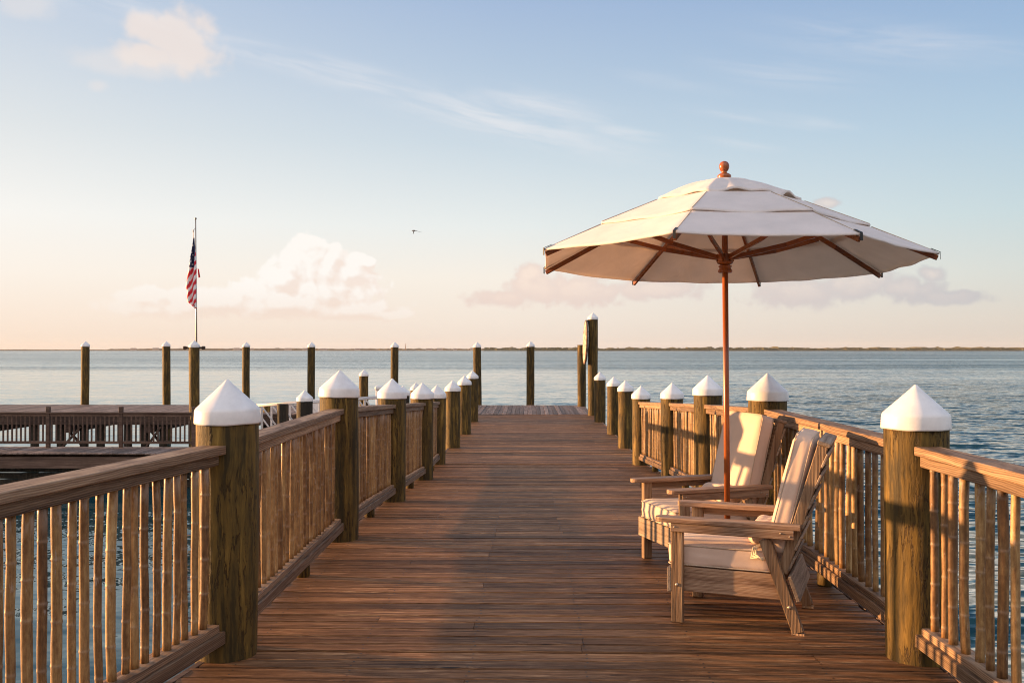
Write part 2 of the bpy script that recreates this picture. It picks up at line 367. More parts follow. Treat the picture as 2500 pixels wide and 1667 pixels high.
def piling_mat(name, stops, tarred=False):
    m, t, b = newmat(name)
    tco = t.node('ShaderNodeTexCoord').outputs['Object']; oi = t.node('ShaderNodeObjectInfo')
    off = t.comb(t.m('MULTIPLY', oi.outputs['Random'], 13.0), t.m('MULTIPLY', oi.outputs['Random'], 29.0), t.m('MULTIPLY', oi.outputs['Random'], 47.0))
    base = t.v('ADD', tco, off)
    wob = t.noise(t.v('MULTIPLY', base, (6, 6, 2.6)), 1, 4, 0.55, col=True)
    v1 = t.v('MULTIPLY_ADD', wob, (1.5, 1.5, 0.0), t.v('MULTIPLY', base, (20, 20, 1.9)))
    n1 = t.noise(v1, 1.0, 6, 0.62)
    v2 = t.v('MULTIPLY_ADD', wob, (3.0, 3.0, 0.4), t.v('MULTIPLY', base, (44, 44, 3.0)))
    n2 = t.noise(v2, 1.0, 5, 0.6)
    big = t.noise(t.v('MULTIPLY', base, (3, 3, 1.6)), 1, 4, 0.6)
    g = t.m('ADD', t.m('MULTIPLY', n1, 0.45), t.m('ADD', t.m('MULTIPLY', n2, 0.3), t.m('MULTIPLY', big, 0.25)))
    gg = t.m('ADD', t.m('MULTIPLY', t.m('SUBTRACT', g, 0.5), 2.3), 0.5, clamp=True)
    col = t.ramp(gg, stops)
    ridge = t.m('ABSOLUTE', t.m('SUBTRACT', n1, 0.5))
    crack = t.m('MULTIPLY', t.mr(ridge, 0.020, 0.004, 0, 1, smooth=True), t.mr(big, 0.40, 0.52, 0, 1, smooth=True))
    col = t.mix(t.m('MULTIPLY', crack, 0.85), col, (0.03, 0.016, 0.006))
    kv = t.v('MULTIPLY', base, (3.2, 3.2, 1.3)); vo = t.node('ShaderNodeTexVoronoi'); t.put(vo.inputs['Vector'], kv)
    km = t.m('MULTIPLY', t.mr(vo.outputs['Distance'], 0.10, 0.03, 0, 1, smooth=True), t.m('GREATER_THAN', t.sep(vo.outputs['Color'])[0], 0.7))
    col = t.mix(t.m('MULTIPLY', km, 0.6), col, (0.06, 0.03, 0.01))
    tint = t.mr(oi.outputs['Random'], 0, 1, 0.82, 1.15)
    col = t.mix(1.0, col, t.comb(tint, tint, tint), 'MULTIPLY')
    h = t.m('SUBTRACT', t.m('ADD', n2, t.m('MULTIPLY', n1, 0.6)), t.m('MULTIPLY', crack, 0.9))
    bp = t.node('ShaderNodeBump'); bp.inputs['Strength'].default_value = 0.75; bp.inputs['Distance'].default_value = 0.007
    t.put(bp.inputs['Height'], h); t.L.new(bp.outputs[0], b.inputs['Normal'])
    t.put(b.inputs['Base Color'], col); b.inputs['Roughness'].default_value = 0.66
    b.inputs['Specular IOR Level'].default_value = 0.25
    return m
M['pile'] = piling_mat('treated piling timber', [(0.0, (0.012, 0.009, 0.004)), (0.35, (0.040, 0.029, 0.010)), (0.65, (0.145, 0.090, 0.020)), (1.0, (0.40, 0.26, 0.065))])
M['pile_tar'] = piling_mat('tarred piling timber', [(0.0, (0.012, 0.010, 0.008)), (0.5, (0.03, 0.025, 0.018)), (1.0, (0.08, 0.06, 0.035))])

def plain(name, col, rough=0.5, metal=0.0, noise_amt=0.1, nscale=12, bump=0.0, spec=0.5, sheen=0.0, trans=0.0):
    m, t, b = newmat(name)
    tco = t.node('ShaderNodeTexCoord').outputs['Object']
    oi = t.node('ShaderNodeObjectInfo')
    vv = t.v('ADD', tco, t.comb(t.m('MULTIPLY', oi.outputs['Random'], 17.0), 0.0, 0.0))
    n = t.noise(vv, nscale, 6, 0.6)
    k = t.mr(n, 0.3, 0.7, 1-noise_amt, 1+noise_amt*0.5)
    t.put(b.inputs['Base Color'], t.mix(1.0, col, t.comb(k, k, k), 'MULTIPLY'))
    b.inputs['Roughness'].default_value = rough; b.inputs['Metallic'].default_value = metal
    b.inputs['Specular IOR Level'].default_value = spec
    if sheen: b.inputs['Sheen Weight'].default_value = sheen
    if bump:
        n2 = t.noise(vv, nscale*9, 3, 0.6)
        bp = t.node('ShaderNodeBump'); bp.inputs['Strength'].default_value = bump; bp.inputs['Distance'].default_value = 0.002
        t.put(bp.inputs['Height'], t.m('ADD', n, t.m('MULTIPLY', n2, 0.3))); t.L.new(bp.outputs[0], b.inputs['Normal'])
    return m, t, b
M['cap'] = plain('white plastic cap', (0.80, 0.79, 0.77), 0.42, noise_amt=0.13, nscale=9, bump=0.12)[0]
M['alu'] = plain('pale aluminium', (0.62, 0.60, 0.58), 0.45, 0.3)[0]
M['steel'] = plain('dull steel', (0.45, 0.40, 0.34), 0.4, 0.9)[0]
M['black'] = plain('black rubber', (0.012, 0.012, 0.012), 0.5)[0]
M['bolt'] = plain('bolt head', (0.5, 0.42, 0.33), 0.4, 0.7)[0]
M['bird'] = plain('dark feathers', (0.06, 0.045, 0.035), 0.8)[0]
M['halyard'] = plain('white halyard rope', (0.6, 0.55, 0.48), 0.8)[0]
M['flag_r'] = plain('red flag cloth', (0.70, 0.015, 0.03), 0.8)[0]
M['flag_w'] = plain('white flag cloth', (0.88, 0.84, 0.82), 0.8)[0]
M['flag_b'] = plain('navy flag cloth', (0.018, 0.026, 0.09), 0.8)[0]
M['house_w'] = plain('pale house wall', (0.6, 0.52, 0.44), 0.8)[0]
M['house_r'] = plain('house roof', (0.3, 0.22, 0.18), 0.8)[0]

def cloth(name, col, weave=900, bump=0.25, trans=0.0):
    m, t, b = newmat(name)
    tco = t.node('ShaderNodeTexCoord').outputs['Object']
    n = t.noise(tco, 5.0, 5, 0.55); wv = t.noise(tco, weave*0.35, 2, 0.7)
    k = t.mr(n, 0.3, 0.7, 0.93, 1.04)
    k = t.m('MULTIPLY', k, t.mr(wv, 0.3, 0.7, 0.95, 1.04))
    c = t.mix(1.0, col, t.comb(k, k, k), 'MULTIPLY')
    t.put(b.inputs['Base Color'], c); b.inputs['Roughness'].default_value = 0.85; b.inputs['Specular IOR Level'].default_value = 0.15
    b.inputs['Sheen Weight'].default_value = 0.15
    fold = t.noise(t.v('MULTIPLY', tco, (3.5, 3.5, 3.5)), 1.0, 4, 0.5, 0.8)
    bp = t.node('ShaderNodeBump'); bp.inputs['Strength'].default_value = bump; bp.inputs['Distance'].default_value = 0.03
    t.put(bp.inputs['Height'], fold)
    bp2 = t.node('ShaderNodeBump'); bp2.inputs['Strength'].default_value = 0.3; bp2.inputs['Distance'].default_value = 0.0006
    t.put(bp2.inputs['Height'], wv); t.L.new(bp.outputs[0], bp2.inputs['Normal']); t.L.new(bp2.outputs[0], b.inputs['Normal'])
    if trans:
        tr = t.node('ShaderNodeBsdfTranslucent'); t.put(tr.inputs[0], t.mix(1.0, c, (1.0, 0.90, 0.78), 'MULTIPLY')); t.L.new(bp.outputs[0], tr.inputs['Normal'])
        mx = t.node('ShaderNodeMixShader'); mx.inputs[0].default_value = trans
        t.L.new(b.outputs[0], mx.inputs[1]); t.L.new(tr.outputs[0], mx.inputs[2])
        t.L.new(mx.outputs[0], t.N['Material Output'].inputs[0])
    return m
M['cushion'] = cloth('beige cushion fabric', (0.64, 0.49, 0.39), bump=0.18)
M['piping'] = cloth('beige piping', (0.50, 0.40, 0.30), bump=0.0)
M['canopy'] = cloth('off white canopy canvas', (0.90, 0.86, 0.83), bump=0.35, trans=0.32)
M['tie'] = cloth('cream tie ribbon', (0.72, 0.60, 0.42), bump=0.0)

# bamboo
m, t, b = newmat('bamboo'); M['bamboo'] = m
tco = t.node('ShaderNodeTexCoord').outputs['Object']; oi = t.node('ShaderNodeObjectInfo'); rn = oi.outputs['Random']
base = t.v('ADD', tco, t.comb(t.m('MULTIPLY', rn, 19.0), t.m('MULTIPLY', rn, 41.0), t.m('MULTIPLY', rn, 7.0)))
st = t.noise(t.v('MULTIPLY', base, (60, 60, 4)), 1, 6, 0.65); sp = t.noise(t.v('MULTIPLY', base, (55, 55, 26)), 1, 5, 0.7); bg_ = t.noise(t.v('MULTIPLY', base, (4, 4, 3.0)), 1, 3, 0.5)
gg = t.m('ADD', t.m('ADD', t.m('MULTIPLY', st, 0.4), t.m('MULTIPLY', sp, 0.35)), t.m('MULTIPLY', bg_, 0.25))
gg = t.m('ADD', t.m('MULTIPLY', t.m('SUBTRACT', gg, 0.5), 2.8), t.mr(rn, 0, 1, 0.32, 0.72), clamp=True)
col = t.ramp(gg, [(0.0, (0.060, 0.026, 0.010)), (0.4, (0.195, 0.100, 0.036)), (0.75, (0.37, 0.220, 0.084)), (1.0, (0.54, 0.37, 0.17))])
z = t.sep(tco)[2]
peel = t.m('MULTIPLY', t.mr(z, 0.68, 0.82, 0, 1, smooth=True), t.mr(t.noise(t.v('MULTIPLY', base, (22, 22, 6)), 1, 4, 0.6), 0.46, 0.56, 0, 0.55, smooth=True))
peel2 = t.mr(t.noise(t.v('MULTIPLY', base, (30, 30, 9)), 1, 5, 0.65), 0.64, 0.70, 0, 0.5, smooth=True)
col = t.mix(t.m('MAXIMUM', peel, peel2), col, (0.46, 0.38, 0.32))
at = t.node('ShaderNodeAttribute', attribute_name='ring'); 
col = t.mix(t.m('MULTIPLY', at.outputs['Fac'], 0.28), col, (0.44, 0.34, 0.25))
t.put(b.inputs['Base Color'], col); t.put(b.inputs['Roughness'], t.mr(sp, 0.3, 0.7, 0.42, 0.62)); b.inputs['Specular IOR Level'].default_value = 0.45
bp = t.node('ShaderNodeBump'); bp.inputs['Strength'].default_value = 0.35; bp.inputs['Distance'].default_value = 0.003
t.put(bp.inputs['Height'], sp); t.L.new(bp.outputs[0], b.inputs['Normal'])

# sea water
m, t, b = newmat('sea water'); M['water'] = m
pos = t.node('ShaderNodeNewGeometry').outputs['Position']
px_, py_, pz_ = t.sep(pos)
small = t.noise(t.v('MULTIPLY', pos, (1.6, 3.4, 1)), 1.0, 5, 0.6, 0.4)
tiny = t.noise(t.v('MULTIPLY', pos, (5.0, 10.0, 1)), 1.0, 3, 0.5, 0.3)
swell = t.noise(t.v('MULTIPLY', pos, (0.22, 0.75, 1)), 1.0, 5, 0.55, 0.4)
long_ = t.noise(t.v('MULTIPLY', pos, (0.035, 0.16, 1)), 1.0, 6, 0.6, 0.3)
wind = t.noise(t.v('MULTIPLY', pos, (0.0035, 0.028, 1)), 1.0, 9, 0.68)
far = t.mr(py_, 150, 190, 0, 1, smooth=True)
vfar = t.mr(py_, 600, 1600, 0, 1, smooth=True)
ratio = t.m('DIVIDE', px_, t.m('MAXIMUM', py_, 1.0))
rightish = t.mr(ratio, -0.10, 0.38, 0.0, 1.0, smooth=True)
near = t.mr(py_, 110, 40, 0, 1, smooth=True)
amp = t.m('ADD', t.m('ADD', 0.42, t.m('MULTIPLY', far, 1.9)), t.m('MULTIPLY', rightish, t.m('ADD', 1.9, t.m('MULTIPLY', near, 1.6))))
amp = t.m('MULTIPLY', amp, t.mr(wind, 0.36, 0.64, 0.35, 1.9))
def slopes(scale, det, r_):
    c_ = t.noise(t.v('MULTIPLY', pos, scale), 1.0, det, r_, 0.35, col=True)
    return t.v('SUBTRACT', c_, (0.5, 0.5, 0.5))
sv = t.v('ADD', t.v('MULTIPLY', slopes((0.45, 1.25, 1), 4, 0.55), (1.3, 2.2, 0)),
         t.v('ADD', t.v('MULTIPLY', slopes((2.0, 4.2, 1), 2, 0.5), (1.1, 1.8, 0)), t.v('MULTIPLY', slopes((0.06, 0.28, 1), 5, 0.6), (0.5, 1.2, 0))))
sv = t.v('SCALE', sv); t.put(t.N[-1].inputs['Scale'], t.m('MULTIPLY', amp, 0.20))
nv = t.v('NORMALIZE', t.v('ADD', sv, (0.0, 0.0, 1.0))); t.L.new(nv, b.inputs['Normal'])
b.inputs['Base Color'].default_value = (0.009, 0.040, 0.048, 1)
t.put(b.inputs['Roughness'], t.m('ADD', 0.05, t.m('MULTIPLY', far, 0.10)))
b.inputs['IOR'].default_value = 1.33
gl = t.node('ShaderNodeBsdfGlossy'); gl.inputs['Color'].default_value = (0.86, 0.95, 0.99, 1); t.put(gl.inputs['Roughness'], t.m('ADD', 0.04, t.m('MULTIPLY', far, 0.08))); t.L.new(nv, gl.inputs['Normal'])
df = t.node('ShaderNodeBsdfDiffuse'); df.inputs['Color'].default_value = (0.010, 0.046, 0.056, 1)
fr = t.node('ShaderNodeFresnel'); fr.inputs['IOR'].default_value = 1.30; t.L.new(nv, fr.inputs['Normal'])
mx = t.node('ShaderNodeMixShader'); t.L.new(fr.outputs[0], mx.inputs[0]); t.L.new(df.outputs[0], mx.inputs[1]); t.L.new(gl.outputs[0], mx.inputs[2])
t.L.new(mx.outputs[0], t.N['Material Output'].inputs[0])

# far shore vegetation
m, t, b = newmat('far mangrove'); M['shore'] = m
pos = t.node('ShaderNodeNewGeometry').outputs['Position']
n = t.noise(t.v('MULTIPLY', pos, (0.03, 0.03, 0.12)), 1, 4, 0.6)
c = t.ramp(n, [(0.3, (0.05, 0.055, 0.03)), (0.7, (0.16, 0.14, 0.08))])
t.put(b.inputs['Base Color'], c); b.inputs['Roughness'].default_value = 0.9; b.inputs['Specular IOR Level'].default_value = 0.0
M['land'] = plain('far land', (0.24, 0.19, 0.13), 0.9, spec=0.0)[0]
m, t, b = newmat('far mangrove haze tint'); M['shore_hazed'] = m
b.inputs['Base Color'].default_value = (0.22, 0.17, 0.11, 1); b.inputs['Roughness'].default_value = 0.9; b.inputs['Specular IOR Level'].default_value = 0.0  # pale base colour has some distance haze painted into it

# ------------------------------------------------------------------ water, land
WZ = -2.0
mb = MB(); S = 30000
mb.add([(-S, -300, WZ), (S, -300, WZ), (S, S, WZ), (-S, S, WZ)], [(0, 1, 2, 3)])
tag(mb.build('water', M['water']), kind='structure')
mb = MB(); mb.add([(-S, -300, WZ-6), (S, -300, WZ-6), (S, S, WZ-6), (-S, S, WZ-6)], [(0, 1, 2, 3)])
tag(mb.build('seabed', M['land']), kind='structure')

def ridge(x0, x1, y0, depth, hfun, step, seed, mat, name):
    """long low mass of vegetation: a rounded bank with a ragged top"""
    mb = MB(); P = []; F = []; n = int((x1-x0)/step); K = 7
    for i in range(n+1):
        x = x0+i*step; h = hfun(x)
        for k in range(K):
            a = math.pi*k/(K-1)
            r = 0.75+0.5*mnoise.noise(Vector((x*0.05, k*1.3, seed)))+0.25*mnoise.noise(Vector((x*0.19, k*2.3, seed+4)))
            P.append((x, y0-depth/2*math.cos(a)*(0.8+0.2*r), WZ-0.5+(h*r+0.5)*math.sin(a)**0.6))
    for i in range(n):
        for k in range(K-1):
            F.append((i*K+k, (i+1)*K+k, (i+1)*K+k+1, i*K+k+1))
    mb.add(P, F, False); return mb.build(name, mat)
def X_at(px, y): return (px-1213)/2163*y
tag(ridge(X_at(1110, 2800), X_at(3000, 2800), 2900, 200, lambda x: 12.0+4.0*mnoise.noise(Vector((x*0.006, 3, 0)))+2.5*mnoise.noise(Vector((x*0.03, 5, 0))), 5, 2.0, M['shore'], 'mangrove_shore'), 'long low line of dark green mangroves on the horizon at right', 'shoreline trees', kind='stuff')
def hl(x):
    px = 1213+2163*x/4300
    return (10.5+3*mnoise.noise(Vector((x*0.004, 8, 0)))) if px > 236 else (4.5+2*mnoise.noise(Vector((x*0.004, 8, 0))))
tag(ridge(X_at(-500, 4300), X_at(1180, 4300), 4400, 250, hl, 7, 7.0, M['shore_hazed'], 'wooded_shore'), 'long pale strip of hazy wooded shore on the horizon at left', 'shoreline trees', kind='stuff')
mb = MB(); mb.box(X_at(-800, 4300), X_at(3200, 4300), 3050, 5200, WZ-2, WZ+1.3); tag(mb.build('land', M['land']), kind='structure')

rng = random.Random(5)
for i, px in enumerate([300, 352, 540, 575, 660, 742, 820, 1010, 1045, 1085, 985, 700]):
    y = 4240; x = X_at(px, y); wd = 16+rng.random()*16; hh = 5+rng.random()*3
    hs = thing('house', 'tiny pale house among the trees on the far shore', 'house', (x, y, WZ+1), group='houses on the far shore')
    MB().box(-wd/2, wd/2, -5, 5, 0, hh).build('wall', M['house_w'], hs)
    rb = MB(); rb.add([(-wd/2-1, -6, hh), (wd/2+1, -6, hh), (wd/2+1, 6, hh), (-wd/2-1, 6, hh), (-wd/2+2, 0, hh+3), (wd/2-2, 0, hh+3)],
                      [(0, 1, 5, 4), (2, 3, 4, 5), (0, 4, 3), (1, 2, 5), (3, 2, 1, 0)]); rb.build('roof', M['house_r'], hs)
tw = MB(); x = X_at(931, 4200); tw.lathe([(2.2, 0), (1.6, 14), (1.1, 24), (0.4, 31)], 8)
o = tw.build('radio_mast', M['house_r']); o.location = (x, 4200, WZ+1); tag(o, 'thin mast standing up from the far shore left of centre', 'mast')

# ------------------------------------------------------------------ boardwalk
def deckz(y):
    if y < 8.2: return 0.0
    if y < 17.2: return -0.45*(y-8.2)/9.0
    return -0.45
LX = lambda y: -1.66-(0.17*(5.0-y) if y < 5.0 else 0)
rng = random.Random(11)
mb = MB(); y = 0.4; nails = MB()
while y < 29.95:
    wd = 0.138+rng.uniform(-0.004, 0.004); y1 = min(y+wd, 29.98); g = 0.006+rng.random()*0.007
    za, zb = deckz(y)+rng.uniform(-.0035, .0035), deckz(y1)+rng.uniform(-.002, .002)
    splits = [LX((y+y1)/2)+rng.uniform(-.012, .012), 2.10+rng.uniform(-.012, .012)]
    if rng.random() < 0.45: splits.insert(1, rng.choice([-0.9, -0.3, 0.3, 0.9, 1.5])+rng.uniform(-.02, .02))
    ch = 0.006
    for a, b_ in zip(splits[:-1], splits[1:]):
        P = []; nseg = 8
        for i in range(nseg+1):
            x = a+(b_-0.003-a)*i/nseg
            e1 = 0.0022*mnoise.noise(Vector((x*2.3, y*31, 1))); e2 = 0.0022*mnoise.noise(Vector((x*2.3, y*31, 9)))
            cup = 0.0015*mnoise.noise(Vector((x*1.1, y*17, 5)))
            P += [(x, y+e1, za-0.035), (x, y+e1, za-ch), (x, y+ch+e1, za), (x, (y+y1-g)/2, (za+zb)/2-0.0015+cup), (x, y1-g-ch+e2, zb), (x, y1-g+e2, zb-ch), (x, y1-g+e2, zb-0.035)]
        F = []
        for i in range(nseg):
            o = i*7
            for k in range(6): F.append((o+k, o+7+k, o+8+k, o+k+1))
            F.append((o+6, o+13, o+7, o))
        F.append(tuple(range(7))); F.append(tuple(nseg*7+k for k in range(7))[::-1])
        mb.add(P, F)
    if y < 12:
        for jx in (-1.5, -0.9, -0.3, 0.3, 0.9, 1.5, 2.0):
            for fy in (0.25, 0.72):
                cx, cy = jx+rng.uniform(-.012, .012), y+wd*fy
                r = 0.0062
                nails.add([(cx+r*math.cos(k*math.pi/3), cy+r*math.sin(k*math.pi/3), (za+zb)/2+0.0022) for k in range(6)], [tuple(range(6))])
    y = y1
root = tag(mb.build('boardwalk', M['deck']), kind='structure')
nails.build('nail_heads', M['black'], root)
# stringers and edge trim under the boards
st = MB()
for xs in (-1.42, -0.4, 0.6, 1.72):
    for (ya, yb) in ((0.4, 8.2), (8.2, 17.2), (17.2, 29.9)):
        st.beam((xs, ya, deckz(ya)-0.16), (xs, yb, deckz(yb)-0.16), 0.09, 0.24, 0)
for (ya, yb) in ((0.4, 5.0), (5.0, 8.2), (8.2, 17.2), (17.2, 29.9)):
    st.beam((LX(ya)-0.02, ya, deckz(ya)-0.10), (LX(yb)-0.02, yb, deckz(yb)-0.10), 0.04, 0.20, 0.003)
    st.beam((2.125, ya, deckz(ya)-0.10), (2.125, yb, deckz(yb)-0.10), 0.04, 0.20, 0.003)
st.build('stringers', M['dock_rail'], root)

# end dock running off to the left
TZ = -0.43; TX0, TX1, TY0, TY1 = -26.0, 2.06, 30.0, 34.9
mb = MB(); x = TX1; rng = random.Random(3)
while x > TX0:
    wd = 0.138; mb.box(x-wd+0.007, x, TY0, TY1, TZ-0.04, TZ+rng.uniform(-.003, .002), 0.005); x -= wd
dk = tag(mb.build('dock_deck', M['deck_far']), kind='structure')
fb = MB()
fb.box(TX0, TX1, TY0+0.02, TY0+0.07, TZ-0.36, TZ-0.045, 0.004)
fb.box(TX0, TX1, TY1-0.07, TY1-0.02, TZ-0.36, TZ-0.045, 0.004)
for yy in (31.2, 32.4, 33.6): fb.box(TX0, TX1, yy, yy+0.08, TZ-0.3, TZ-0.045)
x = 0.8
while x > TX0: fb.box(x, x+0.2, TY0+0.08, TY1-0.08, TZ-0.62, TZ-0.36); x -= 2.62
fb.build('dock_beams', M['dark_beam'], dk)

# ------------------------------------------------------------------ pilings
def shaft_mesh(h_top, h_bot, r_top, r_bot, seed, mat, lean=(0, 0)):
    mb = MB(); n = 40; P = []; F = []; K = max(8, int((h_top-h_bot)/0.11))
    for k in range(K+1):
        f = k/K; z = h_bot+(h_top-h_bot)*f; r = r_bot+(r_top-r_bot)*f
        cx = 0.010*mnoise.noise(Vector((seed, z*0.7, 0)))+lean[0]*z; cy = 0.010*mnoise.noise(Vector((seed, z*0.7, 7)))+lean[1]*z
        for i in range(n):
            a = 2*math.pi*i/n
            rr = r*(1+0.030*mnoise.noise(Vector((math.cos(a)*1.2+seed, math.sin(a)*1.2, z*0.9)))+0.014*mnoise.noise(Vector((math.cos(a)*5+seed, math.sin(a)*5, z*1.5))))
            P.append((cx+rr*math.cos(a), cy+rr*math.sin(a), z))
    for k in range(K):
        for i in range(n):
            j = (i+1) % n; F.append((k*n+i, k*n+j, (k+1)*n+j, (k+1)*n+i))
    mb.add(P, F, True); mb.add([P[K*n+i] for i in range(n)], [tuple(range(n))]); mb.add([P[i] for i in range(n)], [tuple(range(n))[::-1]])
    return mb
def cap_mesh(r, seed):
    mb = MB(); n = 48
    skirt = 0.078*r/0.172; cone = 0.152*r/0.172
    prof = [(r-0.006, -skirt), (r+0.001, -skirt-0.002), (r+0.002, -skirt+0.006), (r-0.001, -0.012), (r-0.006, 0.0), (r-0.016, 0.010)]
    for k in range(1, 9):
        f = k/9; prof.append(((r-0.016)*(1-f)+0.012*f, 0.010+(cone-0.018)*f))
    prof += [(0.014, cone-0.008), (0.008, cone-0.002), (0.002, cone)]
    # underside return so the skirt reads as a shell
    prof = [(r-0.010, -skirt+0.02)]+prof
    mb.lathe(prof, n, cap=False)
    mb.v = [(x*(1+0.010*mnoise.noise(Vector((x*6+seed, y*6, 0)))), y*(1+0.010*mnoise.noise(Vector((x*6, y*6+seed, 3)))), z+(0.004*mnoise.noise(Vector((x*9+seed, y*9, 1))) if z < -skirt*0.6 else 0)) for x, y, z in mb.v]
    return mb
cnt = [0]
def piling(x, y, tip, label, group, r=0.163, cap=True, mat='pile', basez=0.0, lean=(0, 0), name='piling', rb=None):
    cnt[0] += 1; seed = cnt[0]*3.7
    t_ = thing(name, label, 'piling', (x, y, basez), (0, 0, seed), group)
    cone = 0.152*(r+0.009)/0.172
    top = tip-basez-(cone if cap else 0)
    shaft_mesh(top-0.01 if cap else top, WZ-0.6-basez, r, rb or r*0.94, seed, None, lean).build('shaft', M[mat], t_)
    if cap:
        c = cap_mesh(r+0.009, seed).build('cap', M['cap'], t_); c.location = (lean[0]*top, lean[1]*top, top); rc = random.Random(cnt[0]); c.rotation_euler = (rc.uniform(-.02, .02), rc.uniform(-.02, .02), 0)
    return t_
words = ['nearest the camera', 'second from the camera', 'third from the camera', 'fourth from the camera', 'fifth from the camera', 'sixth from the camera', 'seventh from the camera', 'farthest from the camera']
Ls = [(-1.61, 5.02, 1.46), (-1.62, 8.06, 1.445), (-1.585, 10.95, 1.285), (-1.555, 13.84, 1.135), (-1.64, 16.89, 0.985), (-1.60, 19.97, 0.97), (-1.565, 23.15, 0.985), (-1.60, 27.08, 1.02)]
Rs = [(2.05, 5.02, 1.435), (2.04, 8.06, 1.42), (2.08, 10.95, 1.325), (2.11, 13.84, 1.135), (2.02, 16.89, 0.975), (2.06, 19.97, 0.97), (2.10, 23.15, 0.955), (2.06, 27.08, 0.98)]
for i, (x, y, tp) in enumerate(Ls):
    piling(x, y, tp, 'white capped timber piling on the left side of the pier, '+words[i], 'capped pilings along the pier', basez=deckz(y))
for i, (x, y, tp) in enumerate(Rs):
    piling(x, y, tp, 'white capped timber piling on the right side of the pier, '+words[i], 'capped pilings along the pier', basez=deckz(y))
# tall mooring pilings at the end dock
def pt(px, py, Y): return ((px-1213)/2163*Y, Y, CAMH-(py-803)/2163*Y)
GT = 'tall mooring pilings beyond the dock'
for (px, py, Y, lab, ln) in [(188, 783, 35.3, 'tall mooring piling with white cap, the leftmost in the row behind the dock', (0.006, 0)),
                         (379.5, 783, 36.2, 'tall mooring piling with white cap just left of the flagpole', (0.012, 0)),
                         (562, 785, 38, 'tall mooring piling with white cap behind the nearest left pier post', (0.0, 0)),
                         (712.5, 785, 37.5, 'tall mooring piling with white cap left of the second left pier post cap', (-0.004, 0)),
                         (904.5, 785, 36.5, 'tall mooring piling with white cap above the third left pier post cap', (-0.006, 0)),
                         (1095.5, 785, 35.6, 'tall white capped piling at the left corner of the pier end', (-0.012, 0)),
                         (1217.5, 783.5, 35.3, 'tall white capped piling at the middle of the pier end', (-0.004, 0))]:
    x, yy, zz = pt(px, py, Y); piling(x-ln[0]*2.2, yy, zz, lab, GT, r=0.150, basez=TZ, lean=ln, rb=0.148)
x, yy, zz = pt(441.6, 781, 29.75); cleat_p = piling(x, yy, zz, 'thick white capped piling with side pegs in front of the flagpole', GT, r=0.165, basez=TZ)
pg = MB(); pg.tube([(-0.30, 0, 0), (-0.17, 0, 0), (0.17, 0, 0), (0.30, 0, 0)], 0.03, 8); pg.box(-0.34, -0.26, -0.06, 0.06, -0.06, 0.05, 0.01); pg.box(0.26, 0.34, -0.06, 0.06, -0.06, 0.05, 0.01)
o = pg.build('peg_bar', M['dark_beam'], cleat_p); o.location = (0, 0, zz-TZ-0.24); o.rotation_euler = (0, 0, -cleat_p.rotation_euler[2])
x, yy, zz = pt(1336, 792, 34.2); piling(x, yy, zz, 'tall uncapped round piling with a flat top at the right end of the pier', None, r=0.155, cap=False, basez=TZ)
x, yy, zz = pt(1361.5, 717.8, 29.8); tallp = piling(x, yy, zz, 'tallest white capped piling carrying the round board at the pier end', None, r=0.158, basez=TZ)
# pilings down by the gangway
for (px, py, Y, lab, mt, cp, r) in [(698, 896, 19.6, 'black tarred piling with white cap beside the gangway', 'pile_tar', True, 0.165),
                                (834.5, 848.7, 32.0, 'green piling with white cap between the second and third left pier posts', 'pile', True, 0.155),
                                (954.5, 878.6, 27.5, 'white capped piling half hidden behind the fourth left pier post', 'pile', True, 0.16),
                                (924.6, 886, 22.5, 'dark piling with white cap half hidden behind the third left pier post', 'pile_tar', True, 0.165),
                                (647, 928, 28.0, 'black flat topped piling behind the gangway rails', 'pile_tar', False, 0.17),
                                (611, 928, 31.0, 'short sunlit uncapped piling at the foot of the gangway', 'pile', False, 0.13)]:
    x, yy, zz = pt(px, py, Y); piling(x, yy, zz, lab, None, r=r, mat=mt, cap=cp, basez=-1.0)
# support pilings under the end dock, with cross braces
rng = random.Random(9)
for k, xb in enumerate([-18.6, -17.6, -16.0, -15.14, -14.39, -13.84, -12.96, -12.4, -11.8, -10.2, -8.4, -6.4, -4.4, -2.4, 0.2]):
    p_ = thing('support_piling', 'dark support piling under the end dock', 'piling', (xb, 30.3, WZ), (0, 0, k), 'support pilings under the end dock')
    shaft_mesh(TZ-0.37-WZ, -0.6, 0.125, 0.135, k*2.1, None).build('shaft', M['pile_tar'], p_)
for xa, xb in ((-15.14, -14.39), (-12.4, -11.8)):
    xx = thing('cross_brace', 'crossed timber brace between two support pilings under the end dock, '+('the left one' if xa < -13 else 'the right one'), 'brace', (xa, 30.3, WZ), group='cross braces under the end dock')
    wx = xb-xa
    a = MB(); a.beam((0.0, -0.17, 0.35), (wx, -0.17, 1.15), 0.05, 0.11, 0, up=(0, 1, 0)); a.build('plank', M['dark_beam'], xx)
    a = MB(); a.beam((0.0, 0.17, 1.15), (wx, 0.17, 0.35), 0.05, 0.11, 0, up=(0, 1, 0)); a.build('plank', M['dark_beam'], xx)

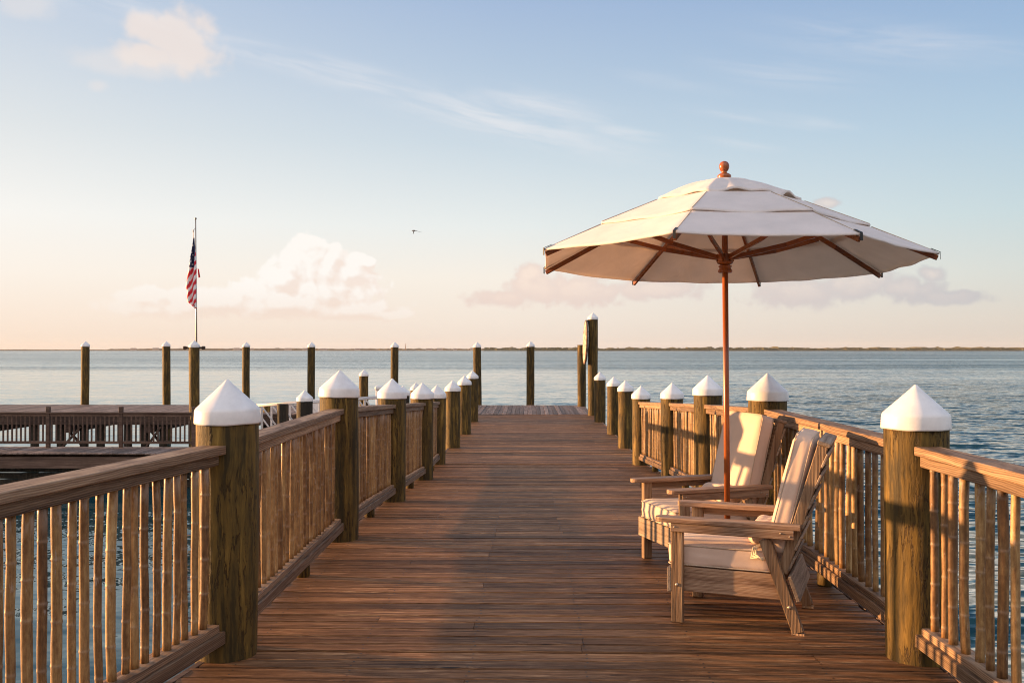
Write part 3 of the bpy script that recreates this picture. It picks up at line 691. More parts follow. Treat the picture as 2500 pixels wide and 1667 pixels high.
# ------------------------------------------------------------------ round board on the tall piling
x, yy, _ = pt(1345, 787, 29.72); zc = CAMH-(786-803)/2163*29.72
rs = thing('round_board', 'large round carved board hung edge-on on the tallest piling', 'sign', (x+0.0, yy-0.0, zc), (0, R(2), R(0.8)))
m, t, b = newmat('carved board'); M['board'] = m
tco = t.node('ShaderNodeTexCoord').outputs['Object']; n = t.noise(tco, 7, 5, 0.6, 1.5)
t.put(b.inputs['Base Color'], t.ramp(n, [(0.42, (0.10, 0.05, 0.03)), (0.5, (0.55, 0.45, 0.36)), (1, (0.7, 0.62, 0.52))])); b.inputs['Roughness'].default_value = 0.7
bd = MB()
Mx = Matrix.Rotation(R(90), 4, 'Y')
bd.lathe([(0.60, -0.045), (0.655, -0.03), (0.67, 0.0), (0.655, 0.03), (0.60, 0.045)], 48, M=Mx)
bd.build('board', M['board'], rs)
rm = MB(); rm.tube([(-0.01, 0.675*math.cos(a*math.pi/24), 0.675*math.sin(a*math.pi/24)) for a in range(48)], 0.028, 8, closed=True); rm.build('rope_rim', M['dock_rail'], rs)
# carved relief strokes on the face that looks to the boats
rl = MB()
for i in range(0):
    z0 = 0.46-0.115*i; half = math.sqrt(max(0, 0.55**2-z0**2))
    pts = [(-0.05, -half+2*half*s/14, z0+0.028*math.sin(s*1.9+i)) for s in range(15)]
    rl.tube(pts, 0.009, 6)
hk = MB(); hk.box(-0.03, 0.16, -0.03, 0.03, 0.60, 0.70, 0.006); hk.build('hanger', M['black'], rs)

# ------------------------------------------------------------------ bamboo railings
def bamboo_mesh(seed, L, r):
    rg = random.Random(seed); n = 14
    nodes = []; z = rg.uniform(0.03, 0.2)
    while z < L: nodes.append(z); z += rg.uniform(0.15, 0.27)
    zs = sorted(set([0, L]+[i*L/22 for i in range(23)]+[q_+d for q_ in nodes for d in (-0.012, -0.004, 0, 0.004, 0.012) if 0 < q_+d < L]))
    bend = rg.uniform(-0.007, 0.007), rg.uniform(-0.006, 0.006); tp = rg.uniform(-0.10, 0.10)
    P = []; ringv = []
    kink = [(q_, rg.uniform(-0.0025, 0.0025), rg.uniform(-0.0025, 0.0025)) for q_ in nodes]
    for z in zs:
        f = z/L; d = min([abs(z-q_) for q_ in nodes]+[9])
        rr = r*(1+tp*(f-0.5))*(1+0.10*math.exp(-(d/0.006)**2)-0.05*math.exp(-(d/0.03)**2))
        cx = bend[0]*math.sin(f*math.pi)+sum(k[1]*max(0, 1-abs(z-k[0])/0.2) for k in kink)
        cy = bend[1]*math.sin(f*math.pi)+sum(k[2]*max(0, 1-abs(z-k[0])/0.2) for k in kink)
        for i in range(n):
            a = 2*math.pi*i/n; w2 = 1+0.03*math.sin(2*a+seed)
            P.append((cx+rr*w2*math.cos(a), cy+rr*w2*math.sin(a), z)); ringv.append(math.exp(-(d/0.007)**2))
    F = []
    for k in range(len(zs)-1):
        for i in range(n):
            j = (i+1) % n; F.append((k*n+i, k*n+j, (k+1)*n+j, (k+1)*n+i))
    F.append(tuple(range(n))[::-1]); F.append(tuple((len(zs)-1)*n+i for i in range(n)))
    me = bpy.data.meshes.new('baluster'); me.from_pydata(P, [], F)
    me.polygons.foreach_set('use_smooth', [True]*len(F))
    at_ = me.attributes.new('ring', 'FLOAT', 'POINT'); at_.data.foreach_set('value', ringv)
    me.materials.append(M['bamboo']); me.update(); return me
BAM = [bamboo_mesh(100+i, 0.826, 0.0165+0.0060*random.Random(i).random()) for i in range(22)]

def wavy_beam(mb, x0, x1, y0, y1, z0, z1, dz, seed, c=0.004):
    """long board along +y with slightly uneven, softened edges; dz = rise over its length"""
    n = max(4, int((y1-y0)/0.15)); P = []; F = []
    prof = [(x0, z0+c), (x0, z1-c), (x0+c, z1), (x1-c, z1), (x1, z1-c), (x1, z0+c), (x1-c, z0), (x0+c, z0)]
    for i in range(n+1):
        f = i/n; y = y0+(y1-y0)*f
        for k, (a, b_) in enumerate(prof):
            e = 0.0022*mnoise.noise(Vector((y*1.7, k//2*3.1+seed, 0)))
            P.append((a+e, y, b_+e+dz*f))
    for i in range(n):
        for k in range(8):
            k2 = (k+1) % 8; F.append((i*8+k, (i+1)*8+k, (i+1)*8+k2, i*8+k2))
    F.append(tuple(range(8))); F.append(tuple(n*8+k for k in range(8))[::-1])
    mb.add(P, F)
def railing(p0, p1, label, group, seed, step=0.105, gap0=0.15, gap1=0.15):
    """bamboo railing from p0 (near) to p1 (far); p = (x, y, deck z)"""
    a, b_ = Vector(p0), Vector(p1); d = Vector((b_.x-a.x, b_.y-a.y, 0)); L = d.length; ang = math.atan2(-d.x, d.y); dz = b_.z-a.z
    t_ = thing('bamboo_railing', label, 'railing', a, (0, 0, ang), group)
    y0, y1 = gap0, L-gap1; zs = lambda y: dz*y/L
    dzz = dz*(y1-y0)/L; z0 = zs(y0)
    m_ = MB(); wavy_beam(m_, -0.07, 0.07, y0-0.0, y1, z0+1.078, z0+1.122, dzz, seed); wavy_beam(m_, -0.052, 0.044, y0+0.03, y1-0.03, z0+1.022, z0+1.077, dzz, seed+5); m_.build('top_rail', M['rail'], t_)
    m_ = MB(); wavy_beam(m_, -0.048, 0.052, y0+0.03, y1-0.03, z0+0.165, z0+0.203, dzz, seed+9); wavy_beam(m_, -0.066, 0.068, y0, y1, z0+0.098, z0+0.164, dzz, seed+14); m_.build('bottom_rail', M['rail'], t_)
    for f in (0.5,):
        s_ = MB(); yy_ = L*f+seed % 0.3; s_.lathe([(0.05, -0.02+zs(yy_)), (0.052, 0.05+zs(yy_)), (0.05, 0.097+zs(yy_))], 16, 0, yy_); s_.build('support_block', M['pile'], t_)
    rg = random.Random(int(seed*10)); y = y0+0.05
    while y < y1-0.03:
        o = bpy.data.objects.new('baluster', rg.choice(BAM)); C.objects.link(o); o.parent = t_
        o.location = (rg.uniform(-.006, .006), y, zs(y)+0.2); o.rotation_euler = (rg.uniform(-.010, .010), rg.uniform(-.010, .010), rg.uniform(0, 6.28))
        y += step*rg.uniform(0.82, 1.18)
lab_l = ['in the left foreground running out of the frame', 'between the two nearest left pier posts', 'between the second and third left pier posts', 'between the third and fourth left pier posts', 'between the fourth and fifth left pier posts']
lab_r = ['in the right foreground running out of the frame', 'behind the two armchairs on the right', 'between the second and third right pier posts', 'between the third and fourth right pier posts', 'between the fourth and fifth right pier posts']
GR = 'bamboo railings along the pier'
railing((LX(1.2)+0.05, 1.2, 0), (-1.61, 5.02, 0), 'weathered railing of bamboo balusters '+lab_l[0], GR, 1.3, step=0.084)
railing((2.05, 1.2, 0), (2.05, 5.02, 0), 'weathered railing of bamboo balusters '+lab_r[0], GR, 21.7, step=0.118)
for i in range(4):
    a, b_ = Ls[i], Ls[i+1]; railing((a[0], a[1], deckz(a[1])), (b_[0], b_[1], deckz(b_[1])), 'weathered railing of bamboo balusters '+lab_l[i+1], GR, 2.9+i*3.1, step=0.091)
    a, b_ = Rs[i], Rs[i+1]; railing((a[0], a[1], deckz(a[1])), (b_[0], b_[1], deckz(b_[1])), 'sunlit railing of bamboo balusters '+lab_r[i+1], GR, 23.1+i*3.7, step=0.120)

# ------------------------------------------------------------------ lounge chairs (front looks along -x in the local frame, base centre of near front leg at origin)
def make_chair(label, loc, ang, mirror=1):
    t_ = thing('armchair', label, 'armchair', loc, (0, 0, ang), 'weathered lounge armchairs')
    W = 0.617
    cw, cz, cy_ = M['chair'], M['chair_z'], M['chair_y']
    for yy in (0, W):
        a = MB(); a.box(-0.035, 0.035, yy-0.024, yy+0.024, 0, 0.592, 0.004); a.build('front_leg', cz, t_)
        a = MB(); a.beam((0.692, yy, 0.012), (0.507, yy, 0.53), 0.046, 0.066, 0.004, up=(1, 0, 0.35))
        a.box(0.657, 0.727, yy-0.023, yy+0.023, 0, 0.012, 0.0); a.build('back_leg', cz, t_)
        # armrest: a shaped plank with a rounded nose
        a = MB(); P = []; pr = []
        for k in range(9):
            g = -math.pi/2+math.pi*k/8; pr.append((-0.085-0.048*math.cos(g), 0.052*math.sin(g)))
        outl = [(x_, y_) for x_, y_ in pr]+[(0.2, 0.056), (0.705, 0.040), (0.705, -0.040), (0.2, -0.056)]
        n = len(outl)
        for (zz, ins) in ((0.594, 0.004), (0.599, 0), (0.616, 0), (0.622, 0.005)):
            for (x_, y_) in outl: P.append((x_*(1-ins*0.5)+ins*0.2, yy+y_*(1-ins*12), zz+0.006*max(0, x_-0.5)))
        F = [tuple(range(n))[::-1], tuple(3*n+i for i in range(n))]
        for k in range(3):
            for i in range(n): F.append((k*n+i, k*n+(i+1) % n, (k+1)*n+(i+1) % n, (k+1)*n+i))
        a.add(P, F); a.build('armrest', cw, t_)
        s_ = 1 if yy == 0 else -1
        a = MB(); a.box(-0.034, 0.672, yy-0.024-0.020 if s_ > 0 else yy+0.024, yy-0.024 if s_ > 0 else yy+0.044, 0.540, 0.593, 0.003)
        a.build('arm_support', cw, t_)
        a = MB(); ya_, yb_ = sorted((yy+s_*0.0245, yy+s_*0.047)); a.box(-0.034, 0.60, ya_, yb_, 0.178, 0.325, 0.004); a.build('side_apron', cw, t_)
        # back stile
        a = MB(); a.beam((0.600, yy+s_*0.05, 0.335), (0.825, yy+s_*0.05, 1.075), 0.044, 0.060, 0.004, up=(1, 0, -0.3)); a.build('back_stile', cz, t_)
        bl = MB()
        for (bx, bz) in ((0.0, 0.225), (0.665, 0.15)):
            if bx > 0.5: bx = 0.645; bz = 0.155
            Mb = Matrix.Translation((bx, yy-s_*0.024, bz)) @ Matrix.Rotation(R(90*s_), 4, 'X')
            bl.lathe([(0.011, 0), (0.010, 0.004), (0.005, 0.007)], 10, M=Mb)
        for (bx, bz) in ((-0.01, 0.57), (0.60, 0.575), (0.65, 0.56)):
            Mb = Matrix.Translation((bx, yy-s_*0.045, bz)) @ Matrix.Rotation(R(90*s_), 4, 'X')
            bl.lathe([(0.006, 0), (0.004, 0.003)], 8, M=Mb)
        bl.build('bolt_heads', M['bolt'], t_)
    a = MB(); a.box(-0.060, -0.036, -0.024, W+0.024, 0.178, 0.325, 0.004); a.build('front_apron', cy_, t_)
    a = MB(); a.beam((0.642, -0.020, 0.262), (0.642, W+0.020, 0.262), 0.024, 0.15, 0.004, up=(-0.33, 0, 0.95))
    for v_i in range(len(a.v)): pass
    o = a.build('rear_apron', cy_, t_); o.location = (0.028, 0, -0.004)
    a = MB()
    for k in range(6): a.box(0.0+k*0.092, 0.07+k*0.092, 0.05, W-0.05, 0.30-0.006*k, 0.318-0.006*k, 0.003)
    a.build('seat_slats', cy_, t_)
    # slats of the back, stacked up the stiles behind the cushion
    a = MB()
    dirv = Vector((0.225, 0, 0.74)).normalized(); nrm = Vector((dirv.z, 0, -dirv.x))
    for k in range(6):
        p = Vector((0.600, 0, 0.335))+dirv*(0.07+k*0.125)+nrm*0.035
        a.beam((p.x, 0.02, p.z), (p.x, W-0.02, p.z), 0.014, 0.085, 0.003, up=(dirv.x+0.12, 0, dirv.z))
    a.build('back_slats', cy_, t_)
    p = Vector((0.832, 0, 1.085)); a = MB(); a.beam((p.x, 0.02, p.z), (p.x, W-0.02, p.z), 0.075, 0.026, 0.005, up=dirv); a.build('top_rail', cy_, t_)
    # seat cushion
    Ms = Matrix.Translation((0.245, W/2, 0.394))
    s = MB(); s.rbox(0.615, 0.566, 0.140, 0.030, Ms, puff=(0.012, 0.004, 0.012), n=18, wr=0.006, seed=loc[1]); sc_ = s.build('seat_cushion', M['cushion'], t_)
    def loop(sx, sy, r, Mt, z):
        pts = []
        for (cx, cy, a0) in ((sx/2-r, sy/2-r, 0), (-sx/2+r, sy/2-r, 90), (-sx/2+r, -sy/2+r, 180), (sx/2-r, -sy/2+r, 270)):
            for k in range(6):
                g = R(a0+k*18); pts.append(Mt @ Vector((cx+r*math.cos(g), cy+r*math.sin(g), z)))
        return pts
    q_ = MB(); q_.tube(loop(0.620, 0.570, 0.035, Ms, 0.057), 0.0042, 6, closed=True); q_.tube(loop(0.620, 0.570, 0.035, Ms, -0.057), 0.0042, 6, closed=True); q_.build('piping', M['piping'], sc_)
    # back cushion leaning on the slats
    c0 = Vector((0.585, W/2, 0.44)); cen = Vector((0.640, W/2, 0.782))
    th = R(13.8)
    Mb = Matrix.Translation(cen) @ Matrix.Rotation(th, 4, 'Y')
    s = MB(); s.rbox(0.118, 0.535, 0.700, 0.030, Mb, puff=(0.012, 0.006, 0.010), n=18, wr=0.007, seed=loc[0]*3); bc = s.build('back_cushion', M['cushion'], t_)
    Mb2 = Mb @ Matrix.Rotation(R(90), 4, 'Y')
    q_ = MB()
    for zz in (0.046, -0.046): q_.tube(loop(0.704, 0.540, 0.045, Mb2, zz), 0.0034, 6, closed=True)
    q_.build('piping', M['piping'], bc)
    # small lumbar roll lying at the foot of the back cushion
    Mr = Matrix.Translation((0.475, W/2, 0.520))
    s = MB(); s.rbox(0.17, 0.40, 0.13, 0.060, Mr, puff=(0.01, 0.03, 0.012), n=12, wr=0.008, seed=4.2); s.build('lumbar_cushion', M['cushion'], t_)
    # ribbons that tie the cushion
    tb = MB()
    for k in range(3):
        tb.tube([(0.50, 0.035+0.01*k, 0.50), (0.46-0.01*k, 0.02, 0.47), (0.45-0.012*k, 0.012, 0.435-0.012*k), (0.49, 0.015, 0.405+0.006*k), (0.53, 0.03, 0.42)], 0.006, 6)
    tb.build('tie_ribbon', M['tie'], t_)
    return t_
make_chair('nearer wooden armchair with beige cushions, seen from its side in front of the umbrella pole', (0.893, 5.65, 0), math.atan2(-0.363, 0.932))
make_chair('farther wooden armchair with beige cushions, turned to the camera behind the umbrella pole', (1.119, 6.78, 0), math.atan2(0.317, 0.948))

# ------------------------------------------------------------------ umbrella
UM = thing('patio_umbrella', 'off white market umbrella on a varnished wooden pole beside the armchairs', 'umbrella', (1.376, 6.52, 0), (R(-2.0), 0, 0))
RU = 1.365; A0 = R(201.4)
RIM = 2.226
tilt = lambda x, y: -0.015*x
a = MB(); a.lathe([(0.0205, 0.06), (0.0205, 1.2), (0.0205, 2.70)], 20); a.build('pole', M['varnish'], UM)
a = MB(); a.lathe([(0.050, 2.800), (0.050, 2.812), (0.045, 2.822), (0.048, 2.830), (0.048, 2.842), (0.036, 2.852), (0.020, 2.860), (0.018, 2.868), (0.026, 2.876), (0.033, 2.890), (0.0355, 2.906), (0.033, 2.922), (0.025, 2.935), (0.012, 2.942), (0.001, 2.944)], 28); a.build('finial', M['varnish'], UM)
hub = MB(); hub.lathe([(0.022, 2.156), (0.045, 2.158), (0.050, 2.166), (0.048, 2.176), (0.040, 2.186), (0.040, 2.194), (0.046, 2.200), (0.046, 2.206), (0.030, 2.212)], 28)
hub.lathe([(0.030, 2.212), (0.052, 2.222), (0.056, 2.228), (0.056, 2.236)], 28)
for k in range(8):
    g = A0+R(22.5)-k*R(45); Mh = Matrix.Rotation(g, 4, 'Z'); hub.box(0.020, 0.060, -0.016, 0.016, 2.234, 2.288, 0.004, Mh)
hub.build('runner_hub', M['varnish'], UM)
a = MB(); a.lathe([(0.035, 2.715), (0.055, 2.72), (0.055, 2.765), (0.035, 2.77)], 24); a.build('top_hub', M['varnish'], UM)
a = MB(); a.lathe([(0.026, 0.05), (0.026, 0.40), (0.022, 0.405)], 16); st_ = a.build('stand_tube', M['steel'], UM)
a = MB(); a.lathe([(0.24, 0.0), (0.245, 0.02), (0.235, 0.045), (0.05, 0.06), (0.03, 0.065)], 32); a.build('stand_base', M['steel'], UM)
def prof(r):
    """height of the canopy over a rib at radius r"""
    f = r/RU
    pts = [(0, 2.800), (0.37, 2.615), (0.69, 2.425), (1.0, RIM)]
    for (a0, z0), (a1, z1) in zip(pts[:-1], pts[1:]):
        if f <= a1+1e-6: return z0+(z1-z0)*(f-a0)/(a1-a0)
    return RIM
def tier(r0, r1, off0, off1, sag, edgewave, seed, drop=0.0, bulge=0.0, pucker=0.0):
    mb = MB(); nr, nt = 14, 14
    for k in range(8):
        a0, a1 = A0-k*R(45), A0-(k+1)*R(45); P = []; F = []
        for i in range(nr+1):
            f = i/nr; r = r0+(r1-r0)*f
            for j in range(nt+1):
                s = j/nt
                x = (1-s)*r*math.cos(a0)+s*r*math.cos(a1); y = (1-s)*r*math.sin(a0)+s*r*math.sin(a1)
                bow = 4*s*(1-s)
                z = prof(r)+off0+(off1-off0)*f-sag*bow*(r/RU)+bulge*math.sin(math.pi*min(1, f*1.05))
                z += edgewave*f**4*bow*(0.8+0.9*mnoise.noise(Vector((k*3.1+seed, s*1.5, 0))))
                z += 0.010*f*bow*mnoise.noise(Vector((x*4+seed, y*4, 0)))+(pucker*f**3*bow**0.5*mnoise.noise(Vector((k*2.7+s*2.6, seed, 0))) if pucker else 0)
                rin = 1-0.007*bow*f
                x *= rin; y *= rin
                P.append((x, y, z+tilt(x, y)))
        for i in range(nr):
            for j in range(nt):
                o_ = i*(nt+1)+j; F.append((o_, o_+1, o_+nt+2, o_+nt+1))
        if drop:
            o_ = len(P); base_ = nr*(nt+1)
            for j in range(nt+1):
                x, y, z = P[base_+j]; P.append((x*0.999, y*0.999, z-drop))
            for j in range(nt): F.append((base_+j, base_+j+1, o_+j+1, o_+j))
        mb.add(P, F, True)
    return mb
can = tier(0.90, RU, 0.008, 0.014, 0.012, 0.0, 1.0, 0.010).build('canopy_lower', M['canopy'], UM)
can2 = tier(0.40, 0.955, 0.026, 0.026, 0.012, -0.003, 5.0, 0.010, 0.0, 0.012).build('canopy_middle', M['canopy'], UM)
can3 = tier(0.02, 0.52, 0.026, 0.040, 0.01, 0.010, 9.0, 0.014, 0.030, 0.050).build('canopy_vent', M['canopy'], UM)
for o in (can, can2, can3):
    o.modifiers.new('weld', 'WELD').merge_threshold = 0.0004
    md = o.modifiers.new('cloth thickness', 'SOLIDIFY'); md.thickness = 0.002
for k in range(8):
    a0 = A0-k*R(45)
    for (ra, rb_, oo) in ((0.96, RU*0.985, 0.0125), (0.54, 0.95, 0.0275)):
        pts = []
        for i in range(9):
            r = ra+(rb_-ra)*i/8; x, y = r*math.cos(a0), r*math.sin(a0); pts.append((x, y, prof(r)+oo+tilt(x, y)))
        seam = MB(); seam.tube(pts, 0.003, 6); seam.build('seam', M['piping'], can if ra > 0.8 else can2)
for k in range(8):
    a0 = A0-k*R(45); ca, sa = math.cos(a0), math.sin(a0)
    P3 = lambda r, dz=0: Vector((r*ca, r*sa, prof(r)+dz+tilt(r*ca, r*sa)))
    a = MB()
    for (r0, r1) in ((0.05, 0.37*RU), (0.37*RU, 0.69*RU), (0.69*RU, RU-0.012)):
        a.beam(P3(r0, -0.026), P3(r1, -0.026), 0.019, 0.032, 0.003)
    rb_ = a.build('rib', M['varnish_rib'], UM)
    a = MB(); e = P3(RU*0.58, -0.045); s0 = Vector((0.045*ca, 0.045*sa, 2.262)); mid_ = (e+s0)/2+Vector((0, 0, -0.018))
    a.beam(s0, mid_, 0.020, 0.030, 0.003); a.beam(mid_, e, 0.020, 0.030, 0.003); a.build('strut', M['varnish_rib'], rb_)
    a = MB(); p1 = P3(RU-0.05, 0.020); p2 = P3(RU+0.004, 0.018); p3 = P3(RU+0.004, -0.028)
    a.beam(p1, p2, 0.017, 0.003, 0); a.beam(p2+Vector((0, 0, 0.002)), Vector((p2.x, p2.y, p3.z)), 0.017, 0.003, 0, up=(ca, sa, 0)); a.build('rib_clip', M['black'], rb_)

# ------------------------------------------------------------------ flag and pole
x, yy, zz = pt(448, 785, 34.3); zt = CAMH-(503-803)/2163*34.3
FP = thing('flagpole', 'slim metal flagpole with a ball on top standing behind the thick piling', 'flagpole', (x, yy, TZ), (0, R(-0.55), 0))
a = MB(); H_ = zt-TZ; a.lathe([(0.034, 0), (0.030, H_*0.5), (0.020, H_)], 12); a.build('pole', M['steel'], FP)
a = MB(); a.lathe([(0.01, H_), (0.035, H_+0.02), (0.042, H_+0.05), (0.03, H_+0.08), (0.004, H_+0.095)], 12); a.build('ball', M['steel'], FP)
a = MB(); a.tube([(-0.02, 0, H_-0.3), (-0.085, -0.01, H_-0.42), (-0.09, -0.01, H_-1.0)], 0.012, 6); a.tube([(-0.09, 0, H_-0.45), (-0.09, 0, H_-0.36)], 0.022, 6); a.build('halyard', M['halyard'], FP)
# limp flag hanging beside the pole; outline per height, folds in depth
FL = MB(); z0f = pt(441, 546, 34.3)[2]
k_ = 34.3/2163*0.9408/3.92      # metres per pixel of the close view of the photograph
rows = [(310, 258, 268), (360, 252, 271), (420, 243, 276), (500, 228, 284), (560, 222, 288), (610, 214, 290), (680, 202, 290), (740, 192, 289), (780, 183, 288), (822, 204, 288), (870, 200, 287), (920, 198, 288), (955, 240, 289), (990, 278, 291)]
nC = 22; P = []; zx = []
nR = 60
for i in range(nR+1):
    yv = 310+(990-310)*i/nR
    for a_, b_ in zip(rows[:-1], rows[1:]):
        if a_[0] <= yv <= b_[0]+1e-6:
            f = (yv-a_[0])/(b_[0]-a_[0]); l = a_[1]+(b_[1]-a_[1])*f; r_ = a_[2]+(b_[2]-a_[2])*f; break
    for j in range(nC+1):
        s = j/nC; xv = l+(r_-l)*s
        P.append(((xv-291)*k_, -0.07*math.sin(s*3*math.pi)*min(1, (yv-300)/200)-0.03, -(yv-120)*k_)); zx.append((xv, yv))
F = []; mi = []
for i in range(nR):
    for j in range(nC):
        F.append((i*(nC+1)+j, i*(nC+1)+j+1, (i+1)*(nC+1)+j+1, (i+1)*(nC+1)+j))
        xv = (zx[i*(nC+1)+j][0]+zx[(i+1)*(nC+1)+j+1][0])/2; yv = (zx[i*(nC+1)+j][1]+zx[(i+1)*(nC+1)+j+1][1])/2
        if yv < 590 and xv < 276-0.0*yv and yv < 640-0.2*(276-xv):
            mm = 2
            for (sx_, sy_) in ((254, 385), (264, 410), (246, 448), (252, 476), (262, 505), (234, 510), (238, 538), (247, 566), (230, 560), (250, 350)):
                if abs(xv-sx_) < 3.2 and abs(yv-sy_) < 7.5: mm = 1
        else:
            ph = (yv+1.9*(xv-240))/46.0
            mm = 0 if int(math.floor(ph-13.2)) % 2 == 0 else 1
        mi.append(mm)
FL.v = P; FL.f = [list(f) for f in F]; FL.sm = [True]*len(F); FL.mi = mi
# a loose corner showing on the other side of the pole
FL.add([((x_-291)*k_, 0.06, -(y_-120)*k_) for x_, y_ in ((292, 600), (305, 612), (318, 688), (300, 692))], [(0, 1, 2, 3)], True, 0)
fo = FL.build('flag', [M['flag_r'], M['flag_w'], M['flag_b']]); fo.location = (x-0.01, yy, zt+0.06)
fo.modifiers.new('cloth thickness', 'SOLIDIFY').thickness = 0.006
tag(fo, 'limp flag with red and white stripes and white stars on navy, hanging from the pole', 'flag')

# ------------------------------------------------------------------ bird
bz = pt(950, 529, 80); BI = MB()
BI.rbox(0.34, 0.10, 0.10, 0.045, Matrix.Rotation(R(8), 4, 'Y'), n=8)
BI.lathe([(0.001, 0), (0.02, 0.03), (0.035, 0.08), (0.03, 0.12), (0.005, 0.15)], 10, M=Matrix.Translation((-0.26, 0, 0.0)) @ Matrix.Rotation(R(95), 4, 'Y'))
for sg in (1, -1):
    pts = [Vector((-0.10, 0.03*sg, 0.03)), Vector((0.02, 0.16*sg, 0.06 if sg > 0 else 0.0)), Vector((0.20 if sg > 0 else 0.10, 0.30*sg, 0.02 if sg > 0 else -0.22)), Vector((0.62 if sg > 0 else 0.20, 0.50*sg, -0.04 if sg > 0 else -0.55))]
    top_ = [p+Vector((0, 0, 0.012)) for p in pts]+[pts[3]+Vector((0.03, 0, 0)), pts[2]+Vector((0.10, 0, 0)), pts[1]+Vector((0.14, 0, 0)), pts[0]+Vector((0.18, 0, 0))]
    bot_ = [p-Vector((0, 0, 0.012)) for p in top_]
    n = 8; BI.add(top_+bot_, [(0, 1, 6, 7), (1, 2, 5, 6), (2, 3, 4, 5), (8, 15, 14, 9), (9, 14, 13, 10), (10, 13, 12, 11)]+[(i, (i+1) % n, (i+1) % n+n, i+n) for i in range(n)])
bo = BI.build('bird', M['bird']); bo.location = bz; bo.scale = (0.85,)*3; bo.rotation_euler = (R(-12), 0, R(-20))
tag(bo, 'small dark seabird flying over the water, wings swept back', 'bird')

# ------------------------------------------------------------------ lower walkway at left with its railing
WKZ = -1.07; WX0, WX1, WY0, WY1 = -24.0, -8.3, 24.3, 25.95
mb = MB(); x = WX1; rng = random.Random(8)
while x > WX0: mb.box(x-0.132, x, WY0, WY1, WKZ-0.035, WKZ+rng.uniform(-.002, .002), 0.004); x -= 0.139
wk = tag(mb.build('lower_walkway', M['deck_far']), kind='structure')
a = MB(); a.box(WX0, WX1-0.02, WY0+0.06, WY0+0.11, WKZ-0.40, WKZ-0.10, 0.004); a.box(WX0, WX1-0.02, WY1-0.11, WY1-0.06, WKZ-0.40, WKZ-0.036, 0.004)
a.build('edge_beams', M['dock_rail'], wk)
a = MB()
for k in range(5): a.box(WX0, WX1-0.02, WY0+0.42, WY0+0.46, WZ-0.3+0.17*k, WZ-0.3+0.17*k+0.155, 0.003)
a.build('lower_boards', M['pile_tar'], wk)
LR = thing('dock_railing', 'brown square-baluster railing along the far side of the lower walkway at left', 'railing', (0, WY1-0.16, WKZ))
for px in (-240, -68, 102, 272, 441):
    xx = (px-1213)/2163*(WY1-0.16); a = MB(); a.box(xx-0.05, xx+0.05, -0.05, 0.05, 0.0, 1.12, 0.006); a.build('post', M['dock_rail'], LR)
xl, xr = (-240-1213)/2163*(WY1-0.16), (441-1213)/2163*(WY1-0.16)
a = MB(); a.box(xl, xr-0.055, -0.065, 0.075, 0.93, 0.97, 0.004); a.box(xl, xr-0.055, -0.02, 0.02, 0.86, 0.927, 0.003); a.build('top_rail', M['dock_rail'], LR)
a = MB(); a.box(xl, xr-0.055, -0.025, 0.025, 0.10, 0.17, 0.003); a.build('bottom_rail', M['dock_rail'], LR)
xx = xl+0.12
bmesh_ = MB().box(-0.019, 0.019, -0.019, 0.019, 0.172, 0.858, 0.002).mesh('baluster'); bmesh_.materials.append(M['dock_rail'])
while xx < xr-0.1:
    o = bpy.data.objects.new('baluster', bmesh_); C.objects.link(o); o.parent = LR; o.location = (xx, 0, 0); xx += 0.123

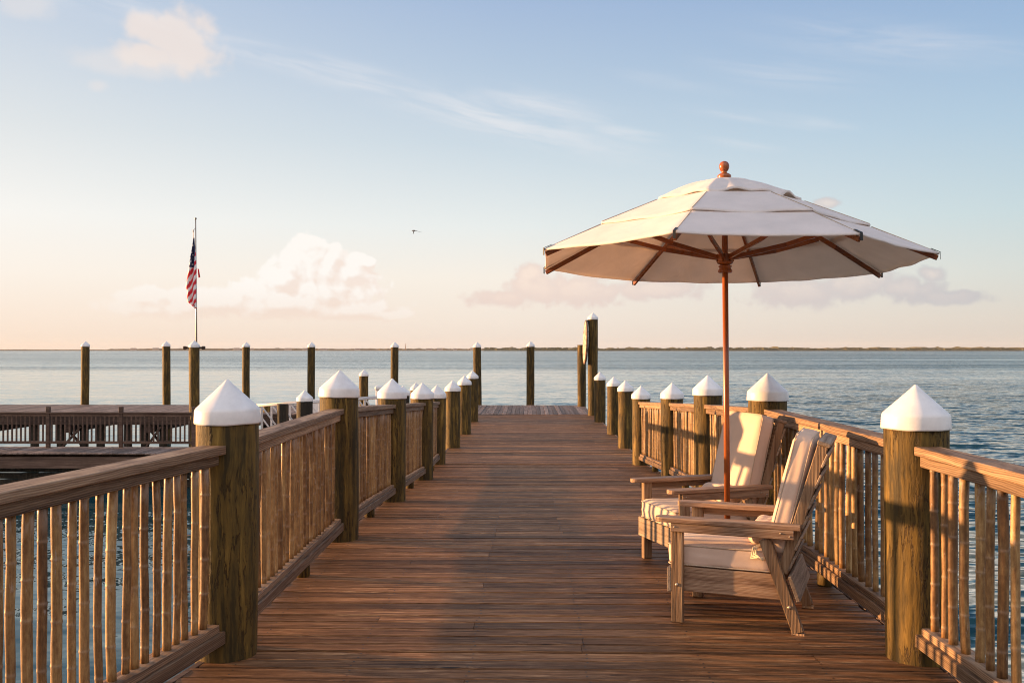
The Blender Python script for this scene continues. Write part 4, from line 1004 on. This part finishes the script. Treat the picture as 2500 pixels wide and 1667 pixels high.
# ------------------------------------------------------------------ gangway with white rails
A_ = Vector(((578-1213)/2163*29.2, 29.2, -1.05)); B_ = Vector(((880-1213)/2163*29.2, 29.2, -0.78))
GW = thing('gangway', 'pale metal gangway with diagonal braces in its rails behind the left railing', 'gangway', A_)
d = B_-A_; 
for yo in (0.0, -1.05):
    o0 = Vector((0, yo, 0))
    a = MB(); a.tube([o0+Vector((0, 0, 0.95)), o0+d+Vector((0, 0, 0.95))], 0.028, 8); a.build('handrail', M['alu'], GW)
    a = MB(); a.beam(o0+Vector((0, 0, 0.06)), o0+d+Vector((0, 0, 0.06)), 0.06, 0.14, 0.004); a.build('side_beam', M['alu'], GW)
    for k in range(8):
        f = k/7; p = o0+d*f; a = MB(); a.beam(p+Vector((0, 0, 0.13)), p+Vector((0, 0, 0.925)), 0.055, 0.055, 0.002, up=(0, 1, 0)); a.build('upright', M['alu'], GW)
        if k < 7:
            p2 = o0+d*(k+1)/7; a = MB(); a.beam(p+Vector((0.03, 0.0, 0.88)), p2+Vector((-0.03, 0.0, 0.16)), 0.04, 0.04, 0.002); a.build('brace', M['alu'], GW)
a = MB(); a.beam(Vector((0, -0.525, 0.02)), d+Vector((0, -0.525, 0.02)), 0.98, 0.03, 0.0); a.build('walking_surface', M['alu'], GW)
# service pedestal
x, yy, zz = pt(872, 886, 30.6)
PD = thing('service_pedestal', 'white dock service pedestal with a domed top next to the third left pier post', 'pedestal', (x, yy, TZ))
a = MB(); a.box(-0.12, 0.12, -0.10, 0.10, 0, zz-TZ-0.14, 0.012); a.build('body', M['cap'], PD)
a = MB(); a.rbox(0.32, 0.27, 0.15, 0.06, Matrix.Translation((0, 0, zz-TZ-0.075)), n=8); a.build('hood', M['cap'], PD)
x, yy, zz = pt(722, 920, 29.9)
BX = thing('dock_box', 'white dock storage box behind the gangway left of the second pier post', 'dock box', (x, yy+0.5, TZ))
a = MB(); a.box(-0.34, 0.34, -0.25, 0.25, 0.0, zz-TZ-0.08, 0.02); a.build('body', M['cap'], BX)
a = MB(); a.box(-0.37, 0.37, -0.28, 0.28, zz-TZ-0.08, zz-TZ, 0.02); a.build('lid', M['cap'], BX)

# ------------------------------------------------------------------ air
m = bpy.data.materials.new('haze air'); m.use_nodes = True; M['haze'] = m
t = NT(m.node_tree); t.N.clear()
pv = t.node('ShaderNodeVolumePrincipled'); pv.inputs['Color'].default_value = (1.0, 0.97, 0.94, 1); pv.inputs['Density'].default_value = 0.00003; pv.inputs['Anisotropy'].default_value = 0.0
t.L.new(pv.outputs[0], t.node('ShaderNodeOutputMaterial').inputs['Volume'])
mb = MB(); mb.box(-5200, 5200, -320, 5600, WZ-9, 40)
tag(mb.build('haze', m), kind='stuff')
